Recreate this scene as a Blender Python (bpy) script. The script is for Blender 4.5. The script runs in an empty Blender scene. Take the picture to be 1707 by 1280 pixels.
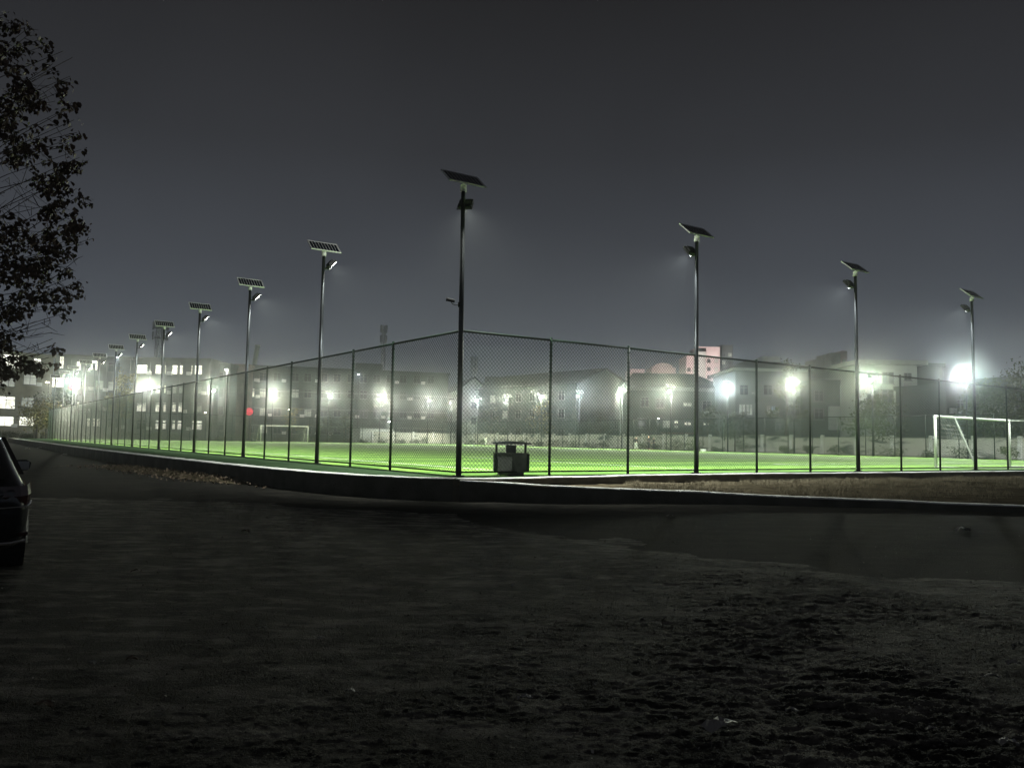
import bpy, bmesh, math, random
import numpy as np
from mathutils import Vector, Matrix
random.seed(7); rng = np.random.default_rng(7)
scene = bpy.context.scene
COL = scene.collection
R_ = math.radians

# ------------------------------------------------------------------ camera
FPX, HZ, ROLL = 1371.0, 92.8, R_(1.01)
PITCH = math.atan(HZ / FPX)
CAMZ = 1.5
cam_d = bpy.data.cameras.new('camera'); cam = bpy.data.objects.new('camera', cam_d); COL.objects.link(cam)
cam_d.sensor_width = 36; cam_d.lens = FPX / 1707 * 36
cam_d.clip_start = 0.05; cam_d.clip_end = 3000
cam.matrix_world = Matrix.Translation((0, 0, CAMZ)) @ Matrix.Rotation(R_(90) + PITCH, 4, 'X') @ Matrix.Rotation(ROLL, 4, 'Z')
scene.camera = cam

# ------------------------------------------------------------------ night sky (light-polluted, hazy)
world = bpy.data.worlds.new('World'); scene.world = world; world.use_nodes = True
wn, wl = world.node_tree.nodes, world.node_tree.links
wn.clear()
wo = wn.new('ShaderNodeOutputWorld'); wb = wn.new('ShaderNodeBackground')
tc = wn.new('ShaderNodeTexCoord'); sep = wn.new('ShaderNodeSeparateXYZ'); rmp = wn.new('ShaderNodeValToRGB')
wl.new(tc.outputs['Generated'], sep.inputs[0]); wl.new(sep.outputs['Z'], rmp.inputs[0])
e = rmp.color_ramp.elements
SKYC = [(0.0, (0.110, 0.128, 0.152)), (0.10, (0.092, 0.104, 0.126)), (0.20, (0.064, 0.070, 0.084)),
        (0.33, (0.036, 0.0375, 0.043)), (0.50, (0.0175, 0.0172, 0.0185)), (1.0, (0.012, 0.012, 0.013))]
e[0].position = SKYC[0][0]; e[0].color = (*SKYC[0][1], 1)
e[1].position = 1.0; e[1].color = (*SKYC[-1][1], 1)
for p_, c_ in SKYC[1:-1]:
    el = e.new(p_); el.color = (*c_, 1)
wnz = wn.new('ShaderNodeTexNoise'); wnz.inputs['Scale'].default_value = 2.2; wnz.inputs['Detail'].default_value = 4; wl.new(tc.outputs['Generated'], wnz.inputs['Vector'])
wmr = wn.new('ShaderNodeMapRange'); wmr.inputs['From Min'].default_value = 0.3; wmr.inputs['From Max'].default_value = 0.7; wmr.inputs['To Min'].default_value = 0.80; wmr.inputs['To Max'].default_value = 1.04
wl.new(wnz.outputs['Fac'], wmr.inputs[0]); wl.new(rmp.outputs[0], wb.inputs[0]); wl.new(wmr.outputs[0], wb.inputs[1])
wl.new(wb.outputs[0], wo.inputs[0])

vs = scene.view_settings
vs.view_transform = 'Standard'; vs.look = 'None'; vs.exposure = 0; vs.gamma = 1; vs.use_curve_mapping = False
scene.cycles.use_denoising = True
scene.cycles.volume_bounces = 0
scene.cycles.max_bounces = 6
scene.cycles.use_light_tree = True
scene.cycles.sample_clamp_indirect = 4
scene.cycles.use_adaptive_sampling = True; scene.cycles.adaptive_threshold = 0.03; scene.cycles.adaptive_min_samples = 64
scene.cycles.time_limit = 840

# ------------------------------------------------------------------ layout numbers
CX, CY = -1.37, 21.8                        # corner post of the fence
L = Vector((-0.566, 0.8244, 0)); Rr = Vector((0.8244, 0.566, 0))
ANG = math.atan2(Rr.y, Rr.x)                # heading of the right fence
PZ = 0.52                                   # top of the raised pitch platform
LEN_L, LEN_R = 107.9, 63.9
HF = 3.9                                    # fence height
POWER = 5200.0
def fp(l, r, z=PZ):                         # pitch coordinates -> world
    return Vector((CX + L.x * l + Rr.x * r, CY + L.y * l + Rr.y * r, z))
def at(x, y, Y):                            # point seen at photo pixel x, y at distance Y
    u, v = x - 853.5, y - 640.0
    c, s = math.cos(ROLL), math.sin(ROLL)
    u0, v0 = u * c + v * s, -u * s + v * c
    cp, sp = math.cos(PITCH), math.sin(PITCH)
    d = Vector((u0, FPX * cp + v0 * sp, FPX * sp - v0 * cp))
    d *= Y / d.y
    return Vector((d.x, d.y, CAMZ + d.z))

# ------------------------------------------------------------------ materials
def mat(name, color, rough=0.7, metal=0.0, noise=0.0, nscale=5.0, bump=0.0, bscale=20.0, spec=0.5, color2=None, ndetail=4):
    m = bpy.data.materials.new(name); m.use_nodes = True
    n, l = m.node_tree.nodes, m.node_tree.links
    b = n['Principled BSDF']
    b.inputs['Base Color'].default_value = (*color, 1); b.inputs['Roughness'].default_value = rough
    b.inputs['Metallic'].default_value = metal; b.inputs['Specular IOR Level'].default_value = spec
    t = n.new('ShaderNodeTexCoord')
    if noise or color2:
        nz = n.new('ShaderNodeTexNoise'); nz.inputs['Scale'].default_value = nscale; nz.inputs['Detail'].default_value = ndetail
        l.new(t.outputs['Object'], nz.inputs['Vector'])
        r = n.new('ShaderNodeValToRGB')
        c2 = color2 or tuple(c * (1 - noise) for c in color)
        c1 = color if color2 else tuple(min(1, c * (1 + noise)) for c in color)
        r.color_ramp.elements[0].position = 0.35; r.color_ramp.elements[0].color = (*c2, 1)
        r.color_ramp.elements[1].position = 0.65; r.color_ramp.elements[1].color = (*c1, 1)
        l.new(nz.outputs['Fac'], r.inputs[0]); l.new(r.outputs[0], b.inputs['Base Color'])
    if bump:
        nb = n.new('ShaderNodeTexNoise'); nb.inputs['Scale'].default_value = bscale; nb.inputs['Detail'].default_value = 6
        l.new(t.outputs['Object'], nb.inputs['Vector'])
        bp = n.new('ShaderNodeBump'); bp.inputs['Strength'].default_value = bump; bp.inputs['Distance'].default_value = 0.05
        l.new(nb.outputs['Fac'], bp.inputs['Height']); l.new(bp.outputs[0], b.inputs['Normal'])
    return m
def emit(name, color, strength, noise=0.0, scale=2.0):
    m = bpy.data.materials.new(name); m.use_nodes = True
    n, l = m.node_tree.nodes, m.node_tree.links
    b = n['Principled BSDF']; b.inputs['Base Color'].default_value = (*[c * 0.3 for c in color], 1)
    b.inputs['Emission Color'].default_value = (*color, 1); b.inputs['Emission Strength'].default_value = strength
    if noise:
        oi = n.new('ShaderNodeObjectInfo'); t = n.new('ShaderNodeTexCoord'); add = n.new('ShaderNodeVectorMath'); add.operation = 'ADD'
        cmb = n.new('ShaderNodeMath'); cmb.operation = 'MULTIPLY'; cmb.inputs[1].default_value = 50
        l.new(oi.outputs['Random'], cmb.inputs[0])
        l.new(t.outputs['Object'], add.inputs[0]); l.new(cmb.outputs[0], add.inputs[1])
        nz = n.new('ShaderNodeTexNoise'); nz.inputs['Scale'].default_value = scale; l.new(add.outputs[0], nz.inputs['Vector'])
        mr = n.new('ShaderNodeMapRange'); mr.inputs['From Min'].default_value = 0.3; mr.inputs['From Max'].default_value = 0.7
        mr.inputs['To Min'].default_value = strength * (1 - noise); mr.inputs['To Max'].default_value = strength * (1 + noise)
        l.new(nz.outputs['Fac'], mr.inputs[0]); l.new(mr.outputs[0], b.inputs['Emission Strength'])
    return m
def node_mat(name):
    m = bpy.data.materials.new(name); m.use_nodes = True
    return m, m.node_tree.nodes, m.node_tree.links, m.node_tree.nodes['Principled BSDF']

M = {}
M['green_metal'] = mat('green_coated_metal', (0.004, 0.016, 0.008), 0.5, 0.0, spec=0.2, noise=0.3, nscale=3)
M['rail'] = mat('rail_paint', (0.003, 0.009, 0.005), 0.8, spec=0.12)
M['wire'] = mat('coated_wire', (0.010, 0.032, 0.018), 0.45)
M['pole'] = mat('dark_galvanised_pole', (0.035, 0.039, 0.044), 0.32, 0.85, noise=0.25, nscale=2)
M['black'] = mat('black_plastic', (0.015, 0.015, 0.016), 0.5)
M['cctv'] = mat('matt_black_housing', (0.004, 0.004, 0.005), 0.9, spec=0.1)
M['white_metal'] = mat('white_painted_metal', (0.75, 0.75, 0.73), 0.4, noise=0.08, nscale=4)
M['goal_white'] = mat('goal_paint', (0.46, 0.48, 0.42), 0.45, noise=0.1, nscale=3)
M['cell'] = mat('solar_cell', (0.008, 0.012, 0.022), 0.15, 0.0, noise=0.2, nscale=30)
M['lens'] = emit('floodlight_lens', (1.0, 1.0, 0.88), 60)
M['lens_blue'] = emit('cool_lamp_lens', (0.85, 0.92, 1.0), 60)
M['lens_warm'] = emit('warm_lamp_lens', (1.0, 0.93, 0.62), 40)
M['concrete'] = mat('concrete', (0.30, 0.29, 0.27), 0.85, noise=0.25, nscale=3, bump=0.3, bscale=30)
M['kerb'] = mat('kerb_white_concrete', (0.82, 0.81, 0.78), 0.75, noise=0.3, nscale=2.5, bump=0.2, bscale=30)
M['render_wall'] = mat('grey_render', (0.18, 0.195, 0.185), 0.85, noise=0.15, nscale=0.4)
M['beige_wall'] = mat('beige_render', (0.30, 0.29, 0.23), 0.85, noise=0.15, nscale=0.4)
M['dark_wall'] = mat('dark_grey_render', (0.080, 0.098, 0.092), 0.85, noise=0.2, nscale=0.4)
M['white_wall'] = mat('white_render', (0.42, 0.45, 0.42), 0.8, noise=0.1, nscale=0.5)
M['brown_wall'] = mat('brown_cladding', (0.16, 0.115, 0.095), 0.8, noise=0.2, nscale=0.8)
M['pink_wall'] = mat('pink_tower_render', (0.55, 0.46, 0.45), 0.8, noise=0.1, nscale=0.2)
M['roof'] = mat('dark_roof', (0.05, 0.052, 0.055), 0.7, noise=0.3, nscale=1.0)
M['glass'] = mat('dark_window_glass', (0.02, 0.025, 0.028), 0.12)
M['frame'] = mat('window_frame', (0.16, 0.17, 0.165), 0.5)
M['lit'] = emit('lit_window', (1.0, 0.99, 0.84), 1.5, 0.45, 1.2)
M['lit_dim'] = emit('dim_lit_window', (0.85, 0.9, 0.8), 0.28, 0.5, 1.2)
M['lit_blue'] = emit('blue_lit_window', (0.5, 0.72, 1.0), 0.7, 0.4, 1.2)
M['tube'] = emit('ceiling_tube', (1.0, 1.0, 0.9), 3.0)
M['red'] = emit('red_sign', (1.0, 0.03, 0.08), 1.1, 0.3, 2)
M['bark'] = mat('bark', (0.09, 0.075, 0.06), 0.9, noise=0.4, nscale=8, bump=0.6, bscale=40)
M['leaf'] = mat('dark_leaf', (0.16, 0.105, 0.08), 0.6, color2=(0.08, 0.065, 0.04), nscale=3)
M['leaf_green'] = mat('green_leaf', (0.09, 0.11, 0.035), 0.6, color2=(0.05, 0.07, 0.025), nscale=2)
M['leaf_yellow'] = mat('yellow_leaf', (0.30, 0.24, 0.06), 0.6, color2=(0.14, 0.14, 0.04), nscale=2)
M['bush'] = mat('bush_leaf', (0.045, 0.06, 0.03), 0.7, color2=(0.08, 0.085, 0.045), nscale=2)
M['dry'] = mat('dry_grass', (0.25, 0.215, 0.145), 0.8, color2=(0.12, 0.098, 0.06), nscale=4)
M['litter'] = mat('dead_leaf', (0.20, 0.15, 0.105), 0.6, color2=(0.08, 0.055, 0.04), nscale=6)
M['paper'] = mat('scrap_white', (0.34, 0.33, 0.31), 0.45)
M['pink'] = mat('skin', (0.5, 0.33, 0.25), 0.6)
M['cloth_dark'] = mat('dark_cloth', (0.02, 0.022, 0.026), 0.9)
M['cloth_white'] = mat('white_cloth', (0.7, 0.7, 0.68), 0.9)
M['hair'] = mat('black_hair', (0.012, 0.01, 0.01), 0.6)
M['car'] = mat('black_car_paint', (0.008, 0.009, 0.013), 0.14, 0.0, spec=0.7)
M['chrome'] = mat('chrome', (0.7, 0.7, 0.7), 0.12, 1.0)
M['tyre'] = mat('rubber', (0.015, 0.015, 0.015), 0.8)
M['tail'] = mat('tail_lamp_glass', (0.035, 0.004, 0.005), 0.08, spec=0.8)
M['carglass'] = mat('tinted_glass', (0.006, 0.007, 0.008), 0.04, spec=0.8)
M['stone'] = mat('bin_stone', (0.085, 0.09, 0.085), 0.85, noise=0.25, nscale=6, bump=0.4, bscale=60)
M['binroof'] = mat('bin_canopy', (0.03, 0.035, 0.045), 0.5)
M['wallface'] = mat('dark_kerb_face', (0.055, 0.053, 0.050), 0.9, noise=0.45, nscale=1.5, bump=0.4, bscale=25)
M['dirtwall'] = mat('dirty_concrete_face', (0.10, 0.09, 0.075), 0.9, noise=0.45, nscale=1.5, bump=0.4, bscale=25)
M['tower'] = mat('tower_steel', (0.45, 0.46, 0.48), 0.5, 0.3)

for k_ in ('lens', 'lens_blue', 'lens_warm', 'lit', 'lit_dim', 'lit_blue', 'tube', 'red'): M[k_].cycles.emission_sampling = 'NONE'
# turf with mown stripes
m, n, l, b = node_mat('artificial_turf')
t = n.new('ShaderNodeTexCoord'); sx = n.new('ShaderNodeSeparateXYZ'); l.new(t.outputs['Object'], sx.inputs[0])
mu = n.new('ShaderNodeMath'); mu.operation = 'MULTIPLY'; mu.inputs[1].default_value = 1 / 5.6; l.new(sx.outputs['Y'], mu.inputs[0])
fr = n.new('ShaderNodeMath'); fr.operation = 'FRACT'; l.new(mu.outputs[0], fr.inputs[0])
gt = n.new('ShaderNodeMath'); gt.operation = 'GREATER_THAN'; gt.inputs[1].default_value = 0.5; l.new(fr.outputs[0], gt.inputs[0])
mx = n.new('ShaderNodeMix'); mx.data_type = 'RGBA'
mx.inputs['A'].default_value = (0.072, 0.165, 0.022, 1); mx.inputs['B'].default_value = (0.135, 0.255, 0.038, 1)
l.new(gt.outputs[0], mx.inputs['Factor'])
nz = n.new('ShaderNodeTexNoise'); nz.inputs['Scale'].default_value = 0.8; nz.inputs['Detail'].default_value = 10; nz.inputs['Roughness'].default_value = 0.85
l.new(t.outputs['Object'], nz.inputs['Vector'])
mr = n.new('ShaderNodeMapRange'); mr.inputs['From Min'].default_value = 0.3; mr.inputs['From Max'].default_value = 0.7
mr.inputs['To Min'].default_value = 0.5; mr.inputs['To Max'].default_value = 1.45; l.new(nz.outputs['Fac'], mr.inputs[0])
hs = n.new('ShaderNodeHueSaturation'); l.new(mx.outputs['Result'], hs.inputs['Color']); l.new(mr.outputs[0], hs.inputs['Value'])
l.new(hs.outputs[0], b.inputs['Base Color']); b.inputs['Roughness'].default_value = 0.85; b.inputs['Specular IOR Level'].default_value = 0.2
M['turf'] = m

def ground_mat(name, c1, c2, rough, rscale, bump, bscale, rlo=None, spec=0.0, dust_highlight=None):
    m, n, l, b = node_mat(name); b.inputs['Specular IOR Level'].default_value = spec
    t = n.new('ShaderNodeTexCoord')
    nz = n.new('ShaderNodeTexNoise'); nz.inputs['Scale'].default_value = rscale; nz.inputs['Detail'].default_value = 10; nz.inputs['Roughness'].default_value = 0.7
    l.new(t.outputs['Object'], nz.inputs['Vector'])
    r = n.new('ShaderNodeValToRGB'); r.color_ramp.elements[0].position = 0.36; r.color_ramp.elements[1].position = 0.66
    r.color_ramp.elements[0].color = (*c1, 1); r.color_ramp.elements[1].color = (*c2, 1)
    l.new(nz.outputs['Fac'], r.inputs[0]); l.new(r.outputs[0], b.inputs['Base Color'])
    if dust_highlight:  # pale streaks: painted highlights on the dirt, patchy tone on the asphalt
        dm_ = n.new('ShaderNodeMapping'); dm_.inputs['Scale'].default_value = (dust_highlight[1] * .7, dust_highlight[1] * 1.6, dust_highlight[1]); l.new(t.outputs['Object'], dm_.inputs[0])
        dn = n.new('ShaderNodeTexNoise'); dn.inputs['Scale'].default_value = 1.0; dn.inputs['Detail'].default_value = 12; dn.inputs['Roughness'].default_value = 0.72; l.new(dm_.outputs[0], dn.inputs['Vector'])
        dr = n.new('ShaderNodeMapRange'); dr.inputs['From Min'].default_value = 0.47; dr.inputs['From Max'].default_value = 0.66; dr.inputs['To Max'].default_value = dust_highlight[2]; l.new(dn.outputs['Fac'], dr.inputs[0])
        dx = n.new('ShaderNodeMix'); dx.data_type = 'RGBA'; dx.inputs['B'].default_value = (*dust_highlight[0], 1); l.new(dr.outputs[0], dx.inputs['Factor']); l.new(r.outputs[0], dx.inputs['A']); l.new(dx.outputs['Result'], b.inputs['Base Color'])
    nb = n.new('ShaderNodeTexNoise'); nb.inputs['Scale'].default_value = bscale; nb.inputs['Detail'].default_value = 12; nb.inputs['Roughness'].default_value = 0.65
    l.new(t.outputs['Object'], nb.inputs['Vector'])
    bp = n.new('ShaderNodeBump'); bp.inputs['Strength'].default_value = bump; bp.inputs['Distance'].default_value = 0.04
    l.new(nb.outputs['Fac'], bp.inputs['Height']); l.new(bp.outputs[0], b.inputs['Normal'])
    if rlo is not None:
        n2 = n.new('ShaderNodeTexNoise'); n2.inputs['Scale'].default_value = 1.7; n2.inputs['Detail'].default_value = 5
        l.new(t.outputs['Object'], n2.inputs['Vector'])
        m2 = n.new('ShaderNodeMapRange'); m2.inputs['From Min'].default_value = 0.4; m2.inputs['From Max'].default_value = 0.65
        m2.inputs['To Min'].default_value = rough; m2.inputs['To Max'].default_value = rlo
        l.new(n2.outputs['Fac'], m2.inputs[0]); l.new(m2.outputs[0], b.inputs['Roughness'])
    else:
        b.inputs['Roughness'].default_value = rough
    return m
M['ground'] = ground_mat('far_ground', (0.05, 0.048, 0.04), (0.10, 0.09, 0.075), 0.9, 0.3, 0.4, 3)
M['asphalt'] = ground_mat('asphalt', (0.013, 0.0127, 0.0125), (0.028, 0.0265, 0.025), 0.80, 3.0, 0.8, 60, spec=0.024, dust_highlight=((0.085, 0.078, 0.068), 0.9, 0.45))
M['dirt'] = ground_mat('dirt', (0.014, 0.0135, 0.013), (0.075, 0.072, 0.068), 0.75, 11.0, 1.0, 60, spec=0.042, dust_highlight=((0.50, 0.47, 0.42), 2.3, 0.85))  # streaky highlights are put into the base colour here
M['verge'] = ground_mat('verge_soil', (0.06, 0.05, 0.035), (0.15, 0.125, 0.085), 0.9, 2.0, 0.8, 12)
M['margin'] = ground_mat('dusty_green_margin', (0.025, 0.05, 0.025), (0.05, 0.075, 0.042), 0.85, 1.2, 0.3, 20)
M['soil2'] = ground_mat('earth_beyond', (0.06, 0.06, 0.045), (0.12, 0.12, 0.08), 0.9, 0.5, 0.4, 5)
# painted boundary wall: worn white with dark ink-wash painting
m, n, l, b = node_mat('ink_painted_wall')
t = n.new('ShaderNodeTexCoord')
mp = n.new('ShaderNodeMapping'); mp.inputs['Scale'].default_value = (0.16, 1, 0.55); l.new(t.outputs['Object'], mp.inputs[0])
nz = n.new('ShaderNodeTexNoise'); nz.inputs['Scale'].default_value = 1.7; nz.inputs['Detail'].default_value = 9; nz.inputs['Roughness'].default_value = 0.62; nz.inputs['Distortion'].default_value = 0.6
l.new(mp.outputs[0], nz.inputs['Vector'])
r = n.new('ShaderNodeValToRGB'); r.color_ramp.elements[0].position = 0.36; r.color_ramp.elements[1].position = 0.47
r.color_ramp.elements[0].color = (0.10, 0.12, 0.11, 1); r.color_ramp.elements[1].color = (0.62, 0.60, 0.55, 1)
l.new(nz.outputs['Fac'], r.inputs[0]); l.new(r.outputs[0], b.inputs['Base Color']); b.inputs['Roughness'].default_value = 0.85
M['mural'] = m

# ------------------------------------------------------------------ mesh helpers
class MB:
    def __init__(s): s.v = []; s.f = []
    def add(s, vs_, fs):
        o = len(s.v); s.v += [tuple(v) for v in vs_]; s.f += [tuple(i + o for i in f) for f in fs]; return s
    def box(s, x0, x1, y0, y1, z0, z1):
        return s.add([(x0, y0, z0), (x1, y0, z0), (x1, y1, z0), (x0, y1, z0), (x0, y0, z1), (x1, y0, z1), (x1, y1, z1), (x0, y1, z1)],
                     [(0, 3, 2, 1), (4, 5, 6, 7), (0, 1, 5, 4), (1, 2, 6, 5), (2, 3, 7, 6), (3, 0, 4, 7)])
    def tube(s, pts, rad, seg=6, cap=True):
        pts = [Vector(p) for p in pts]
        rads = rad if isinstance(rad, (list, tuple)) else [rad] * len(pts)
        vs_, fs = [], []
        d0 = (pts[1] - pts[0]).normalized()
        up = Vector((0, 0, 1)) if abs(d0.z) < 0.9 else Vector((1, 0, 0))
        for i, p in enumerate(pts):
            d = ((pts[min(i + 1, len(pts) - 1)] - pts[max(i - 1, 0)])).normalized()
            a = d.cross(up).normalized(); b_ = a.cross(d).normalized()
            for k in range(seg):
                t_ = 2 * math.pi * k / seg
                vs_.append(p + (a * math.cos(t_) + b_ * math.sin(t_)) * rads[i])
        for i in range(len(pts) - 1):
            for k in range(seg):
                a0, a1 = i * seg + k, i * seg + (k + 1) % seg
                fs.append((a0, a0 + seg, a1 + seg, a1))
        if cap:
            fs.append(tuple(range(seg))); fs.append(tuple(reversed(range((len(pts) - 1) * seg, len(pts) * seg))))
        return s.add(vs_, fs)
    def prism(s, poly, y0, y1, axis='y'):       # polygon in x,z extruded along y
        k = len(poly)
        vs_ = [(p[0], y0, p[1]) for p in poly] + [(p[0], y1, p[1]) for p in poly]
        fs = [tuple(range(k)), tuple(reversed(range(k, 2 * k)))] + [(i, i + k, (i + 1) % k + k, (i + 1) % k) for i in range(k)]
        return s.add(vs_, fs)
    def mesh(s, name, m_=None, smooth=False):
        me = bpy.data.meshes.new(name); me.from_pydata(s.v, [], s.f); me.update()
        if m_: me.materials.append(m_)
        if smooth:
            me.polygons.foreach_set('use_smooth', [True] * len(me.polygons))
        return me
def link(name, me, parent=None, loc=None, rot=None):
    o = bpy.data.objects.new(name, me); COL.objects.link(o)
    if parent: o.parent = parent
    if loc is not None: o.location = loc
    if rot is not None: o.rotation_euler = rot
    return o
def obj(name, mb, m_, parent=None, loc=None, rot=None, smooth=False):
    return link(name, mb.mesh(name, m_, smooth), parent, loc, rot)
def tag(o, label=None, cat=None, group=None, kind=None):
    if label: o['label'] = label
    if cat: o['category'] = cat
    if group: o['group'] = group
    if kind: o['kind'] = kind
    return o
def thing(name, label, cat, loc=(0, 0, 0), rz=0, group=None):
    o = bpy.data.objects.new(name, None); COL.objects.link(o); o.location = loc; o.rotation_euler = (0, 0, rz)
    o.empty_display_size = 0.3
    return tag(o, label, cat, group)
KIDS = {}
def copy_tree(o, parent=None):
    c = o.copy(); COL.objects.link(c); c.parent = parent
    for ch in list(o.children): copy_tree(ch, c)
    return c
def np_mesh(name, V, F, m_, smooth=False):
    me = bpy.data.meshes.new(name)
    V = np.asarray(V, dtype=np.float32); F = np.asarray(F, dtype=np.int32)
    me.vertices.add(len(V)); me.vertices.foreach_set('co', V.ravel())
    k = F.shape[1]
    me.loops.add(F.size); me.loops.foreach_set('vertex_index', F.ravel())
    me.polygons.add(len(F)); me.polygons.foreach_set('loop_start', np.arange(0, F.size, k, dtype=np.int32))
    me.polygons.foreach_set('loop_total', np.full(len(F), k, dtype=np.int32))
    if smooth: me.polygons.foreach_set('use_smooth', np.ones(len(F), dtype=bool))
    me.update(calc_edges=True); me.validate()
    if m_: me.materials.append(m_)
    return me
def vnoise(x, y, seed=0):
    xi, yi = np.floor(x).astype(np.int64), np.floor(y).astype(np.int64); xf, yf = x - xi, y - yi
    def h(a, b_):
        k = (a * 374761393 + b_ * 668265263 + seed * 144665) & 0xffffffff
        k = ((k ^ (k >> 13)) * 1274126177) & 0xffffffff
        return ((k ^ (k >> 16)) & 0xffff) / 65535.0
    u, v = xf * xf * (3 - 2 * xf), yf * yf * (3 - 2 * yf)
    return (h(xi, yi) * (1 - u) + h(xi + 1, yi) * u) * (1 - v) + (h(xi, yi + 1) * (1 - u) + h(xi + 1, yi + 1) * u) * v
def fbm(x, y, oct=5, seed=0, gain=0.5):
    s, a = 0, 1.0; tot = 0
    for i in range(oct):
        s = s + a * vnoise(x * 2 ** i + 13.7 * i, y * 2 ** i - 7.1 * i, seed + i); tot += a; a *= gain
    return s / tot

# ------------------------------------------------------------------ the setting: ground
def sheet(name, poly, z, m_, bottom=None):
    mb = MB(); k = len(poly)
    mb.add([(p[0], p[1], z) for p in poly], [tuple(range(k))])
    return mb
g = sheet('ground', [(-900, -300), (900, -300), (900, 1200), (-900, 1200)], -0.06, None)
tag(obj('ground', g, M['ground']), kind='structure')
g = sheet('road', [(-75, -6), (60, -6), (60, 40), (8, 60), (-75, 160)], -0.02, None)
tag(obj('road', g, M['asphalt']), kind='structure')

# platform outline (near edge follows the kerb seen in the photo)
def cr(pts, n_=8):                              # smooth curve through points
    out = []
    for i in range(len(pts) - 1):
        p0, p1, p2, p3 = pts[max(i - 1, 0)], pts[i], pts[i + 1], pts[min(i + 2, len(pts) - 1)]
        for k in range(n_):
            t_ = k / n_
            out.append(0.5 * ((2 * p1) + (p2 - p0) * t_ + (2 * p0 - 5 * p1 + 4 * p2 - p3) * t_ * t_ + (3 * p1 - p0 - 3 * p2 + p3) * t_ ** 3))
    out.append(pts[-1]); return out
def seen(x, y, h):                              # photo pixel on a level plane at height h
    d = at(x, y, 10.0) - Vector((0, 0, CAMZ)); k = (h - CAMZ) / d.z
    p = d * k; return Vector((p.x, p.y, h))
left_edge = cr([fp(116, -3.9), fp(80, -4.1), fp(45, -4.2), seen(201, 754.4, PZ), seen(310, 767, PZ), seen(430, 779.4, PZ),
                seen(560, 790.2, PZ), seen(680, 796.2, PZ), seen(755, 798.2, PZ)], 6)
right_edge = cr([seen(755, 798.2, PZ), seen(830, 798.4, PZ), seen(905, 796.8, PZ), seen(1040, 793.8, PZ), seen(1200, 790.8, PZ), fp(-2.0, 34), fp(-2.0, 90), fp(-2.0, 260)], 6)
outline = left_edge + right_edge[1:]
far_pts = [fp(330, 260), fp(330, 75), fp(116, 68)]
top = [(p.x, p.y) for p in outline] + [(p.x, p.y) for p in far_pts]
mb = MB(); k = len(top)
mb.add([(p[0], p[1], PZ - 0.012) for p in top], [tuple(range(k))])
tag(obj('platform', mb, M['margin']), kind='structure')
# retaining faces of the platform
mb = MB()
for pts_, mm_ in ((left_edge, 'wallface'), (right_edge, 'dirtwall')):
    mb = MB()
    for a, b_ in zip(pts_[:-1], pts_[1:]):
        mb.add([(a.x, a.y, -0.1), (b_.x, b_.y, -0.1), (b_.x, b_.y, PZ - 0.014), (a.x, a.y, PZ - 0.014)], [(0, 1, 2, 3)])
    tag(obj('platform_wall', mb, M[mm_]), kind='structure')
# coping slabs along the platform edge: each slab a piece
def offset_pts(pts, d):
    out = []
    for i, p in enumerate(pts):
        t_ = (pts[min(i + 1, len(pts) - 1)] - pts[max(i - 1, 0)]).normalized()
        nrm = Vector((-t_.y, t_.x, 0))
        out.append(p + nrm * d)
    return out
def resample(pts, step):
    out = [pts[0]]; acc = 0
    for a, b_ in zip(pts[:-1], pts[1:]):
        seg = (b_ - a).length; pos = step - acc
        while pos <= seg:
            out.append(a.lerp(b_, pos / seg)); pos += step
        acc = (acc + seg) % step
    return out
def kerb_line(name, pts, w, h0, drop, m_, label, cat, step, jitter=0.006, maxn=290, side=1):
    root = tag(thing(name, None, None), kind='structure')
    del_cat = root
    pts = resample(pts, step)
    pts = pts[:maxn]
    inn = offset_pts(pts, w * side)
    for i in range(len(pts) - 1):
        a, b_, c, d = pts[i], pts[i + 1], inn[i + 1], inn[i]
        gap = (b_ - a).normalized() * 0.008
        dz = random.uniform(-jitter, jitter)
        a2, b2, c2, d2 = a + gap, b_ - gap, c - gap, d + gap
        mb = MB(); off = a2.copy(); off.z = 0
        vs_ = [Vector((p.x, p.y, p.z - drop)) for p in (a2, b2, c2, d2)] + [Vector((p.x, p.y, p.z + h0 + dz)) for p in (a2, b2, c2, d2)]
        vs_ = [v - off for v in vs_]
        mb.add(vs_, [(0, 3, 2, 1), (4, 5, 6, 7), (0, 1, 5, 4), (1, 2, 6, 5), (2, 3, 7, 6), (3, 0, 4, 7)])
        obj('kerb_stone', mb, m_, root, loc=off)
    return root
rev_left = list(reversed(left_edge))
kerb_line('platform_kerb', rev_left, 0.50, 0.012, 0.02, M['kerb'], None, None, 0.8, side=-1)
kerb_line('platform_coping', [p for p in right_edge[1:]], 0.45, 0.012, 0.02, M['kerb'], None, None, 0.9, maxn=90, side=1)

# lower road kerb to the right
RK = [(767, 800.2, .50), (830, 803.6, .46), (905, 808.8, .42), (1008, 813.5, .36), (1180, 820.2, .28), (1300, 826.9, .22), (1500, 834.4, .18), (1707, 842.6, .15)]
rk = [seen(a, b_, h) for a, b_, h in RK]
last = rk[-1] + (rk[-1] - rk[-2]).normalized() * 14; last.z = 0.15
rk_s = cr(rk + [last], 6)
kerb_line('road_kerb', rk_s, 0.42, 0.0, 0.03, M['kerb'], None, None, 0.8, side=1)
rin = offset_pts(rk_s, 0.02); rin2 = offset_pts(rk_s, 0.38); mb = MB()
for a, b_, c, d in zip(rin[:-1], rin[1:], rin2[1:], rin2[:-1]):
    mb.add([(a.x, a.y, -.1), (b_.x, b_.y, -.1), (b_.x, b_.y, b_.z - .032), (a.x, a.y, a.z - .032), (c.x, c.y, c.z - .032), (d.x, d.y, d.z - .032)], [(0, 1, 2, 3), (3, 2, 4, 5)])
tag(obj('kerb_base', mb, M['wallface']), kind='structure')
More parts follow.
